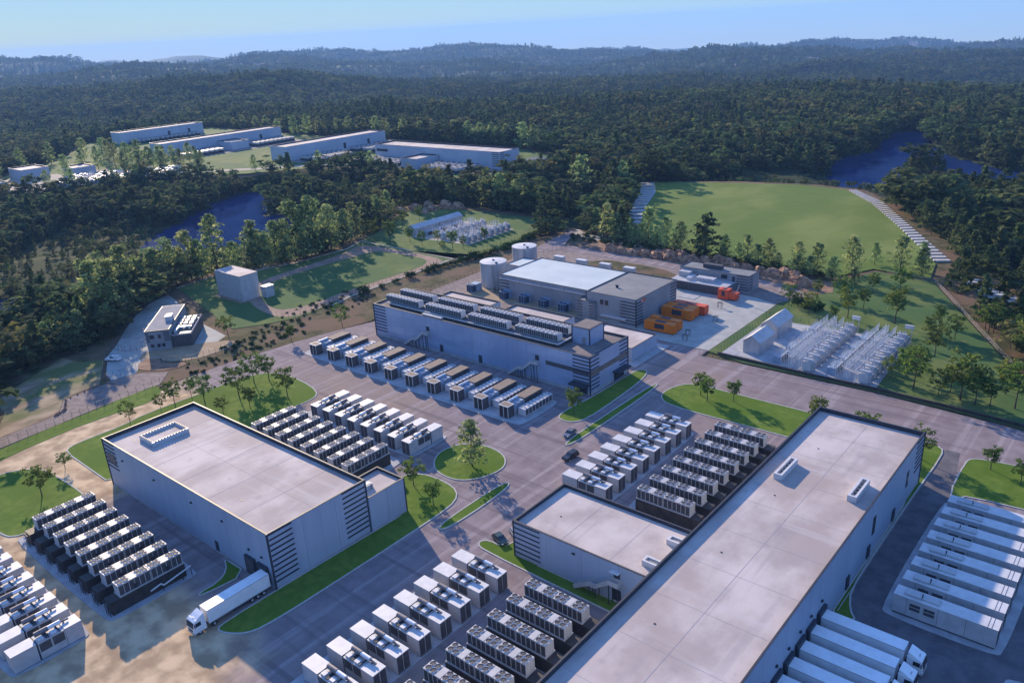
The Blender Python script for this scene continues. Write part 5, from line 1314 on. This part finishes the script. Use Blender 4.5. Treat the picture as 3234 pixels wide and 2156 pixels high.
# ------------------------------------------------------------------ substations
def shed(label, x, y, w, d, h, hr):
    t = thing("gabled_shed", label, "shed", (x, y, 0))
    obj("wall", MB().extr([(0, -.1), (w, -.1), (w, h), (w / 2, hr), (0, h)], 'y', 0, d).mesh("wall", ['tank']), t)
    rf = MB().extr([(-.25, h - .1), (w / 2, hr + .05), (w / 2, hr + .25), (-.25, h + .1)], 'y', -.2, d + .2).extr([(w + .25, h + .1), (w / 2, hr + .25), (w / 2, hr + .05), (w + .25, h - .1)], 'y', -.2, d + .2)
    obj("roof", rf.mesh("roof", ['offwhite']), t)
    return t
shed("grey gabled shed of the east substation, nearer the road", -101.2, 227.2, 5.4, 11.2, 4.0, 6.0)
shed("grey gabled shed of the east substation, behind the other shed", -102.6, 243.6, 5.6, 12.6, 4.0, 6.2)
def trafo():
    t = thing("transformer", "", "transformer")
    obj("tank_body", MB().box(0, 0, .15, 2.6, 2.5, 3.0).mesh("tank_body", ['white']), t)
    obj("conservator", MB().box(-.1, .4, 3.3, 2.8, 1.0, 3.9).box(.3, 1.3, 3.0, .6, 1.6, 4.3).box(1.1, 1.3, 3.0, 1.4, 1.6, 4.3).box(1.9, 1.3, 3.0, 2.2, 1.6, 4.3).mesh("conservator", ['white']), t)
    obj("radiator", MB().box(2.65, .1, .4, 3.4, .4, 2.8).box(2.65, .75, .4, 3.4, 1.05, 2.8).box(2.65, 1.4, .4, 3.4, 1.7, 2.8).box(2.65, 2.05, .4, 3.4, 2.35, 2.8).mesh("radiator", ['offwhite']), t)
    return t
def bus_frame():
    t = thing("bus_frame", "", "bus frame")
    pm = MB().cyl((0, 0, 0), (0, 0, 3.8), .08, 6).cyl((0, 0, 3.8), (0, 0, 5.2), .13, 6, 0, .09).mesh("insulator_post", ['truckwhite'])
    for i in range(5):
        for j in range(2): obj("insulator_post", pm, t, (j * 2.2, i * 1.3, 0))
    obj("cross_beam", MB().box(-.1, -.1, 3.2, .1, 5.4, 3.35).box(2.1, -.1, 3.2, 2.3, 5.4, 3.35).box(-.1, 2.5, 3.0, 2.3, 2.65, 3.12).mesh("cross_beam", ['white']), t)
    return t
def switchgear():
    t = thing("switchgear", "", "switchgear")
    obj("cabinet", MB().box(0, 0, 0, 2.6, 6.5, 2.2).mesh("cabinet", ['cooler']), t)
    bm = MB().cyl((0, 0, 2.2), (0, 0, 3.9), .13, 6, 0, .06).mesh("bushing", ['offwhite'])
    for i in range(6):
        for j in range(2): obj("bushing", bm, t, (.6 + j * 1.4, .6 + i * 1.05, 0))
    obj("end_grille", MB().box(2.6, .3, .2, 2.66, 6.2, 2.0).mesh("end_grille", ['dark']), t)
    return t
tf = trafo(); bf = bus_frame(); sg = switchgear(); h1 = [True]; h2 = [True]; h3 = [True]
for r_, x in enumerate((-80.6, -64.2)):
    nm = ("the inner row", "the outer row")[r_]
    for i in range(9): place(tf, h1, (x, 223.2 + i * 4.35, .02), 0, "white transformer in %s of the east substation, %s from the road" % (nm, ORD[i]), "transformers of the east substation")
    for q_, dx in enumerate((3.4, 6.4)):
        for i in range(6): place(bf, h2, (x - dx, 223.2 + i * 6.5, .02), 0, "white insulator frame %s %s of transformers, %s from the road" % (("right beside", "one step off")[q_], ("the inner row", "the outer row")[r_], ORD[i]), "insulator frames of the east substation")
    for i in range(4): place(sg, h3, (x - 9.6, 224.6 + i * 9.4, .02), 0, "blue-grey switchgear block behind %s of the east substation, %s from the road" % (("the inner row", "the outer row")[r_], ORD[i]), "switchgear of the east substation")
for i, (x, y) in enumerate(((-79.6, 262.4), (-63.2, 262.4))):
    t = thing("gantry_sign", "white board on posts at the far end of the %s transformer row" % ("inner", "outer")[i], "board", (x, y, 0))
    obj("board", MB().box(0, 0, 4.4, 2.6, .5, 5.6).mesh("board", ['white']), t); obj("post", MB().box(.3, .15, 0, .5, .35, 4.4).mesh("post", ['offwhite']), t); obj("post", MB().box(2.1, .15, 0, 2.3, .35, 4.4).mesh("post", ['offwhite']), t)
# far substation on the west lawn
sheet("substation_pad", [(-314, 283), (-312.5, 325), (-275, 322), (-274, 286)], 0.02, 'path', 0, .1)
for i in range(2): shed("long grey shed of the far substation, %s" % ("nearer the dirt track", "nearer the rocks")[i], -318.2, 285.4 + i * 18.6, 6.0, 18.0, 3.8, 5.4)
for r_, x in enumerate((-296.5, -279.6)):
    for i in range(8): place(tf, h1, (x, 287.6 + i * 4.4, .02), 0, "white transformer in %s row of the far substation, %s from the dirt track" % (("the shed-side", "the road-side")[r_], ORD[i]), "transformers of the far substation")
    for i in range(4): place(bf, h2, (x - 5, 288 + i * 8.4, .02), 0, "white insulator frame beside %s row of the far substation, %s from the dirt track" % (("the shed-side", "the road-side")[r_], ORD[i]), "insulator frames of the far substation")
for i in range(3): place(sg, h3, (-309.4, 289 + i * 10, .02), 0, "blue-grey switchgear along the far substation's sheds, %s from the dirt track" % ORD[i], "switchgear of the far substation")

# ------------------------------------------------------------------ far campus
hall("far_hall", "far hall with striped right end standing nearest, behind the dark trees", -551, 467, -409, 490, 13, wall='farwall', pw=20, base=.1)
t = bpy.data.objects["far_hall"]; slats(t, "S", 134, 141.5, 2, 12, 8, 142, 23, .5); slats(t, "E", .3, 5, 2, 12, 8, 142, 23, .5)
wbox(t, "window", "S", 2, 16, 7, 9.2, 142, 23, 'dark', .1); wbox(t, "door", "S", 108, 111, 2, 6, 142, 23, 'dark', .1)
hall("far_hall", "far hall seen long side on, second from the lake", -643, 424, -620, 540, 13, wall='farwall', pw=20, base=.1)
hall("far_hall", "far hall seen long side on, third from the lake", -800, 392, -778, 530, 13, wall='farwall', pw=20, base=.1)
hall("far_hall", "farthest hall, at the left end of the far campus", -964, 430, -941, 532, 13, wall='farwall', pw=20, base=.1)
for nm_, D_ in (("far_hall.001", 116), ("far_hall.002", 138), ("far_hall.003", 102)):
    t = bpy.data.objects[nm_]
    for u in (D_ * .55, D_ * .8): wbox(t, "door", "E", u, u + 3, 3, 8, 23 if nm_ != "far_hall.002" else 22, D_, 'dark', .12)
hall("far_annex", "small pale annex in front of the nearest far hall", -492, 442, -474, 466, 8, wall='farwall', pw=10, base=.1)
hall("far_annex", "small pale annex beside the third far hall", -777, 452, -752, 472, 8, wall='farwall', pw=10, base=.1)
fu = MB().box(0, 0, 0, 11, 3, 2.4, 1).box(-.1, -.1, 2.4, 11.1, 3.1, 4.2).box(1, .4, 4.2, 4, 2.6, 4.35, 1).box(6.5, .4, 4.2, 9.5, 2.6, 4.35, 1).mesh("cooling_unit", ['offwhite', 'dark'])
def units(n, x, y, dx, dy, rz, lab, grp):
    for i in range(n): tag(obj("cooling_unit", fu, None, (x + dx * i, y + dy * i, 0), rz), lab, "cooling unit", grp)
units(8, -468, 452, 6.2, 0, PI / 2, "white cooling unit at the right front of the nearest far hall", "cooling units, nearest far hall, right")
units(9, -548, 452, 6.0, 0, PI / 2, "white cooling unit at the left front of the nearest far hall", "cooling units, nearest far hall, left")
units(7, -464, 438, 6.2, 0, PI / 2, "white cooling unit in the outer row before the nearest far hall", "cooling units, outer row")
units(7, -404, 470, 0, 5.4, 0, "white cooling unit past the striped end of the nearest far hall", "cooling units past the striped end")
units(9, -616, 492, 0, 5.4, 0, "white cooling unit beside the right part of the second far hall", "cooling units, second far hall, right")
units(8, -614, 434, 0, 5.4, 0, "white cooling unit beside the left part of the second far hall", "cooling units, second far hall, left")
units(9, -774, 478, 0, 5.4, 0, "white cooling unit beside the right part of the third far hall", "cooling units, third far hall, right")
units(9, -758, 478, 0, 5.4, 0, "white cooling unit in the outer right row of the third far hall", "cooling units, third far hall, outer right")
units(9, -774, 398, 0, 5.4, 0, "white cooling unit beside the left part of the third far hall", "cooling units, third far hall, left")
units(8, -756, 398, 0, 5.4, 0, "white cooling unit in the outer left row of the third far hall", "cooling units, third far hall, outer left")
units(9, -598, 492, 0, 5.4, 0, "white cooling unit in the outer right row of the second far hall", "cooling units, second far hall, outer right")
units(7, -597, 434, 0, 5.4, 0, "white cooling unit in the outer left row of the second far hall", "cooling units, second far hall, outer left")
units(8, -546, 438, 6.4, 0, PI / 2, "white cooling unit in the left outer row before the nearest far hall", "cooling units, left outer row")
units(6, -937, 436, 0, 5.6, 0, "white cooling unit beside the left end of the farthest hall", "cooling units, farthest hall, left")
units(9, -937, 470, 0, 5.6, 0, "white cooling unit beside the farthest hall", "cooling units, farthest hall")
cy = MB().box(0, 0, 0, 7.5, 3.2, 3.4).box(-.15, -.15, 3.4, 7.65, 3.35, 3.7).box(1, .6, 3.7, 3, 2.6, 4.6).box(4.4, .6, 3.7, 6.4, 2.6, 4.6).mesh("switch_cabinet", ['offwhite'])
for r_ in range(4):
    for i in range(12):
        x_, y_ = -700 + i * 4.4 - r_ * 9.5, 258 + i * 6.4 + r_ * 8
        if i % 3 == 2: place(bf, [False], (x_, y_, 0), .6, "white insulator frame in the pale switchyard among the campus trees", "insulator frames, campus switchyard")
        else: tag(obj("switch_cabinet", cy, None, (x_, y_, 0), .6), "white switch cabinet in the pale switchyard among the campus trees", "cabinet", "cabinets, campus switchyard")
hall("campus_shed", "low white building among trees at the picture's left edge, upper one", -800, 262, -770, 284, 9, wall='farwall', pw=10, base=.1)
hall("campus_shed", "low white building among the left trees, nearer the switchyard", -772, 296, -748, 314, 7, wall='farwall', pw=10, base=.1)
hall("campus_shed", "white building cut by the picture's left edge, lowest of the campus", -762, 218, -728, 236, 7, wall='farwall', pw=10, base=.1)

# ------------------------------------------------------------------ trees one can tell apart, bushes
TK = {'pine': [leaf_tree("pine", ('bark', 'pine'), 'pine', 52, 20, .030, .14, .013, 500 + i, 12) for i in range(4)],
      'leaf': [leaf_tree("leaf", ('bark', 'leaf'), 'round' if i % 2 else 'wide', 34, 24, .036, .30, .016, 600 + i, 12) for i in range(4)]}
def tree(kind, x, y, h, label, group, z=0.0, wide=1.0):
    tk, cr = random.choice(TK[kind])
    t = thing("pine_tree" if kind == 'pine' else "young_tree", label, "tree", (x, y, z), random.uniform(0, 6.28), group)
    t.scale = (h * wide, h * wide, h)
    obj("trunk", tk, t); obj("crown", cr, t)
    return t
T_ = {
'islL':[(-223.2,86.7,5.6),(-222.7,95.9,4.6),(-222.8,100.4,7.1),(-224.6,106.7,5.2),(-215.9,106.2,8.0),(-210.4,114.5,9.2),(-215.9,123.3,8.9),(-213.7,127.3,7.5),(-201.4,112.3,6.3),(-198.6,123.5,8.1),(-204.8,105.6,4.6)],
'lawnE':[(-107.0,277.6,7.4),(-104.2,279.2,4.8),(-97.7,272.4,7.4),(-101.7,291.9,6.2),(-85.0,275.2,10.0),(-92.7,290.6,8.7),(-88.2,270.2,5.4),(-83.6,287.3,6.9),(-70.1,277.5,12.4),(-86.9,307.7,6.9),(-78.8,312.5,8.9),(-56.8,268.3,7.3),(-58.0,283.9,6.4),(-52.0,254.9,8.8),(-50.5,272.3,7.5),(-50.5,227.3,11.2),(-54.6,234.6,8.6),(-54.2,244.0,6.2),(-51.8,239.7,6.6),(-57.7,231.5,6.1),(-43.9,226.4,6.7),(-41.8,230.1,8.1),(-38.6,226.8,12.4),(-34.7,225.1,10.2),(-31.4,226.4,7.8),(-26.0,228.5,11.9),(-29.7,236.8,9.5)],
'sub':[(-325.4,268.5,10.9),(-313.9,269.1,12.0),(-333.7,296.0,9.9),(-337.0,312.2,8.5),(-305.2,274.9,8.1),(-294.5,273.1,7.5),(-290.5,280.2,6.6),(-275.2,275.4,9.7),(-278.4,271.7,4.9),(-270.4,278.0,6.8),(-271.5,294.6,7.5)],
'lake_belt':[(-309.3,104.4,13),(-305.9,109.1,13),(-331.1,130.7,25),(-334.4,141.5,24.1),(-350.5,156.4,15.3),(-351.7,163.1,16.6),(-349.5,168.2,19.8),(-347.8,177.0,21.1),(-344.1,180.3,16.8),(-347.7,190.3,24.8),(-343.4,196.9,13.0),(-341.5,207.3,20.9),(-335.2,209.1,14.7),(-331.7,212.8,19.7),(-330.2,216.5,18.7),(-329.7,222.3,26.8),(-329.1,227.6,23.5),(-328.6,233.0,27.0),(-334.6,247.4,21.0),(-335.6,257.8,16.6),(-341.5,270.7,13.4),(-312.9,100.6,12.0),(-307.5,106.2,12.6),(-313.3,119.6,26.1),(-317.6,128.4,23.5)],
'central':[(-331.2,364.4,23.8),(-315.4,358.3,21.8),(-315.5,378.8,25.2),(-301.7,390.4,19.3),(-309.1,400.1,15.6),(-351.4,376.6,16.0),(-320.3,447.1,29.9),(-328.7,450.9,22.9),(-280.2,436.4,20.3),(-301.7,356.9,19.2),(-284.3,358.1,16.4)],
'front_field':[(-222.0,331.1,17.8),(-214.0,327.1,14.5),(-232.7,337.6,13.4),(-204.3,325.5,13.2),(-195.2,326.4,19.7),(-185.1,325.3,16.2),(-177.1,324.1,14.9),(-164.9,323.3,14.7),(-154.9,323.5,11.4),(-144.2,322.7,12.8),(-134.2,322.0,12.4),(-119.9,317.7,13.6),(-113.0,320.5,13.6),(-101.0,326.0,16.5),(-86.2,338.7,14.9),(-79.4,343.1,12.1),(-97.5,343.7,9.7),(-77.4,336.7,12.6)],
'campus_back':[(-815.2,551.4,17.9),(-790.1,555.2,21.7),(-773.0,560.3,22.6),(-760.2,567.4,20.4),(-733.9,571.8,19.0),(-717.6,574.6,21.3),(-673.6,574.6,22.0),(-657.6,573.5,20.4),(-632.3,575.6,21.0),(-607.9,575.6,19.2),(-584.3,576.5,17.6),(-556.9,572.8,22.0),(-539.4,572.4,21.3),(-526.5,574.5,20.2),(-509.8,572.1,20.8),(-487.5,566.7,20.4),(-464.2,562.1,23.4),(-447.7,556.8,22.8),(-948.0,578.4,13.4),(-927.6,578.0,16.9),(-898.4,577.6,16.6),(-870.3,573.2,18.5)],
'campus_left':[(-829.3,262.8,20.4),(-848.4,289.5,19.9),(-801.8,252.3,18.7),(-858.5,320.3,21.0),(-741.7,286.2,20.2),(-762.7,322.8,21.0),(-776.4,344.1,24.7),(-747.8,342.6,22.5),(-725.1,351.6,18.6),(-713.9,368.5,17.7),(-687.6,361.5,17.2),(-815.1,356.1,21.1),(-655.6,305.9,18.2),(-682.4,265.9,15.6),(-693.9,252.0,15.6),(-668.1,291.9,13.8),(-843.3,345.4,22.5),(-774.2,366.1,20.9),(-713.9,356.0,19.5),(-605.5,381.4,13.4),(-574.4,392.8,14.2),(-559.1,412.3,15.3),(-504.2,421.3,17.8)],
}
def zone(x, y, cuts):
    for lim, lab, grp in cuts:
        if y < lim: return lab, grp
    return cuts[-1][1:]
BELT = [(116, "tall feathery pine at the foot of the dirt slope, left of the grey house", "pines by the dirt slope"), (160, "tall feathery pine beside the curved yard fence of the grey house", "pines by the curved fence"),
        (206, "tall feathery pine on the lake bank behind the plain grey block", "pines behind the grey block"), (262, "tall feathery pine above the stone row of the west lawn", "pines above the west lawn"), (999, "tall feathery pine on the bank left of the far substation", "pines left of the far substation")]
EAST = [(241, "young tree at the front of the east lawn, close to the road", "young trees at the front of the east lawn"), (274, "young tree in the middle of the east lawn beside the substation", "young trees in the middle of the east lawn"), (999, "young tree at the back of the east lawn, towards the green field", "young trees at the back of the east lawn")]
EDGE = [(262, "leafy tree along the lower right edge of the east lawn, near the road", "trees edging the east lawn, near"), (300, "leafy tree along the middle of the east lawn's right edge", "trees edging the east lawn, middle"), (999, "leafy tree by the short pale steps beyond the east lawn", "trees edging the east lawn, far")]
def many(key, kind, label, group, wide=1.0, fac=1.0, cuts=None):
    for x, y, h in T_[key]:
        z = 0.0
        if min(float(polydist(np.array([x]), np.array([y]), p)[0]) for p in CLEAR) > -3: z = float(height(np.array([x]), np.array([y]))[0]) - .2
        if cuts: label, group = zone(x, y, cuts)
        tree(kind, x, y, h * fac, label, group, z, wide)
many('islL', 'leaf', "young tree on the lawn behind the left hall's far end", "young trees behind the left hall", 1.1, 1.2)
many('lawnE', 'leaf', "young tree on the big lawn right of the east substation", "young trees on the east lawn", 1.05, 1.15, EAST)
many('sub', 'leaf', "slim tree on the lawn round the far substation", "trees round the far substation", .95, 1.1)
many('lake_belt', 'pine', "tall feathery pine in the belt between the left lake and the lawns", "pines below the left lake", 1.15, 1.12, BELT)
many('central', 'pine', "feathery pine between the far campus and the green field", "pines between campus and field", 1.1)
many('front_field', 'pine', "dark-footed pine in the row in front of the big green field", "pines before the green field", 1.15)
many('campus_back', 'pine', "pale green pine in the row behind the far campus", "pines behind the far campus", 1.3)
many('campus_left', 'pine', "tall pine standing among the white buildings of the far left campus", "pines of the left campus", 1.15)
tree('leaf', -210.5, 63.2, 4.6, "bush-like small tree at the striped left corner of the left hall", None, 0.1, 1.2)
tree('leaf', -200.8, 53.7, 8.6, "single young tree on the grass above the left chiller yard", None, 0.1, 1.15)
tree('pine', -123.9, 124.6, 12.6, "single tall tree on the round grass island", None, 0.1, 1.3)
tree('leaf', -129.1, 109.7, 7.4, "young tree beside the left hall's annex, nearer the generators", None, 0.1, 1.15)
tree('leaf', -119.2, 106.5, 6.8, "young tree beside the left hall's annex, nearer the road corner", None, 0.1, 1.2)
tree('leaf', -119.7, 161.4, 8.4, "young tree on the rounded lawn tip below the blue hall's entrance", None, 0.1, 1.1)
tree('leaf', -93.7, 188.6, 7.6, "young tree on the kerbed lawn, the front one of the close pair", None, 0.1, 1.15)
tree('leaf', -97.2, 191.5, 7.4, "young tree on the kerbed lawn, the rear one of the close pair", None, 0.1, 1.15)
tree('leaf', -87.7, 192.6, 7.0, "young tree standing alone beside the close pair on the kerbed lawn", None, 0.1, 1.15)
tree('leaf', -63.7, 190.7, 8.6, "young tree half hidden by the long hall's upper left corner", None, 0.1, 1.15)
tree('leaf', -51.2, 188.0, 9.6, "young tree behind the middle of the long hall's far end", None, 0.1, 1.15)
tree('leaf', -38.6, 188.0, 8.6, "young tree by the long hall's far right corner", None, 0.1, 1.15)
tree('leaf', -24.2, 191.5, 6.4, "young tree on the right lawn, beside the shaded service road", None, 0.1, 1.2)
tree('leaf', -17.8, 188.7, 6.2, "young tree on the right lawn at the picture's edge", None, 0.1, 1.2)
tree('leaf', -232.9, 172.3, 9.6, "slim tree on the verge left of the blue hall", None, -0.1)
tree('leaf', -237.4, 152.8, 6.7, "slim tree in the ditch left of the dark generators", None, -0.1)
tree('leaf', -262.9, 143.3, 8.2, "green bush-like tree between the grey house and the ditch", None, -0.1, 1.2)
tree('leaf', -336.3, 156.2, 7, "small tree at the top corner of the grey house's yard", None, -0.1)
tree('leaf', -339.7, 175.0, 8.1, "small tree on the bank behind the grey block", None, -0.3)
rg = random.Random(5)
belt = [(-303, 98), (-312, 112), (-326, 128), (-342, 150), (-352, 170), (-346, 196), (-334, 224), (-337, 250), (-346, 285), (-362, 318)]
for i in range(46):
    s = rg.random() * (len(belt) - 1.01); j = int(s); u = s - j
    x = belt[j][0] + (belt[j + 1][0] - belt[j][0]) * u - rg.uniform(1, 14); y = belt[j][1] + (belt[j + 1][1] - belt[j][1]) * u + rg.uniform(-4, 4)
    if min(float(polydist(np.array([x]), np.array([y]), p)[0]) for p in CLEAR) < 1: continue
    tree('pine', x, y, rg.uniform(11, 20) * (.65 if y < 118 else 1), *zone(x, y, BELT), float(height(np.array([x]), np.array([y]))[0]) - .2, 1.2)
for i in range(26):
    u = i / 25; x = -62 + u * 46 + rg.uniform(-4, 7); y = 326 - u * 88 + rg.uniform(-3, 6)
    if y > 296 and x > -62: continue
    tree('leaf', x, y, rg.uniform(8, 13), *zone(x, y, EDGE), float(height(np.array([x]), np.array([y]))[0]) - .1, 1.25)
for i in range(18):
    x = -232 + i * 8.5 + rg.uniform(-3, 3); y = 337 - i * 1.0 + rg.uniform(-4, 4)
    if x > -92: break
    tree('pine', x, max(y, 319) - 6 if x > -200 else y, rg.uniform(6, 11), "small pine among the row in front of the big green field", "small pines before the green field", 0, 1.4)
for i in range(16):
    x = rg.uniform(-842, -690); y = 300 + rg.uniform(0, 85) + (x + 842) * .15
    if -712 < x < -640 and y < 345: continue
    tree('pine', x, y, rg.uniform(12, 21), "tall pine standing among the white buildings of the far left campus", "pines of the left campus", 0, 1.2)
def bush_mesh(seed):
    r = random.Random(seed); m = MB()
    for k in range(9):
        c = Vector((r.uniform(-.7, .7), r.uniform(-.7, .7), r.uniform(.2, .75)))
        for _ in range(34):
            p = c + Vector((r.gauss(0, .24), r.gauss(0, .24), r.gauss(0, .2))); p.z = max(.02, p.z)
            u = Vector((r.gauss(0, 1), r.gauss(0, 1), r.gauss(0, 1))).normalized(); v = u.orthogonal().normalized()
            m.tri(tuple(p + u * .15), tuple(p - u * .1 + v * .12), tuple(p - u * .1 - v * .12))
    return m.mesh("bush", ['bush'])
BM = [bush_mesh(i) for i in range(4)]
def bush(x, y, s, label, grp, z=0.0):
    o = tag(obj("bush", rg.choice(BM), None, (x, y, z), rg.uniform(0, 6)), label, "bush", grp); o.scale = (s, s, s * rg.uniform(.8, 1.2)); return o
hp = [(-258.6, 205), (-258.6, 240), (-254.6, 268), (-252.5, 292), (-256, 318), (-258, 338)]
for i in range(40):
    s = i / 40 * 5; j = int(s); u = s - j
    if i < 9 and i % 2: continue
    bush(hp[j][0] + (hp[j + 1][0] - hp[j][0]) * u + rg.uniform(-.8, .8), hp[j][1] + (hp[j + 1][1] - hp[j][1]) * u, rg.uniform(1.6, 3.2), "dark bush in the hedge row along the scrubby ditch by the tanks", "bushes along the ditch")
for i in range(150):
    y = rg.uniform(116, 205); w = 14 if y > 150 else 9
    bush(-246 + rg.uniform(-w, 6) - (8 if y > 165 else 0) + (y < 140) * 1.5, y, rg.uniform(.35, 1.05), "low dark bush in the ditch between the dirt track and the site road", "low bushes in the ditch", -.15)
for i in range(60):
    x = -238 + i * 2.2; bush(x, 324 + rg.uniform(-5, 3) - max(0, (x + 200) * .02), rg.uniform(1.0, 2.2), "dark low bush at the foot of the pines before the green field", "bushes before the green field")
for i, (x, y, s) in enumerate([(-104, 280, 3.0), (-100.5, 279, 2.6), (-96, 277, 2.8)]): bush(x, y, s, "dark round bush at the lawn corner behind the gabled sheds", "bushes behind the sheds")
# lily pads on the dark pond
lp = MB()
for i in range(900):
    x = rg.uniform(-425, -345); y = rg.uniform(66, 132); r_ = rg.uniform(.3, .9)
    if float(polydist(np.array([x]), np.array([y]), POND)[0]) < -3 and vnoise(np.array([x / 14.]), np.array([y / 9.]))[0] > -.1:
        lp.prism([(x + r_ * math.cos(k * 1.05) * 1.2, y + r_ * math.sin(k * 1.05)) for k in range(6)], ZP - .02, ZP + .04)
stuff(obj("lily_pads", lp.mesh("lily_pads", ['meadow'])))
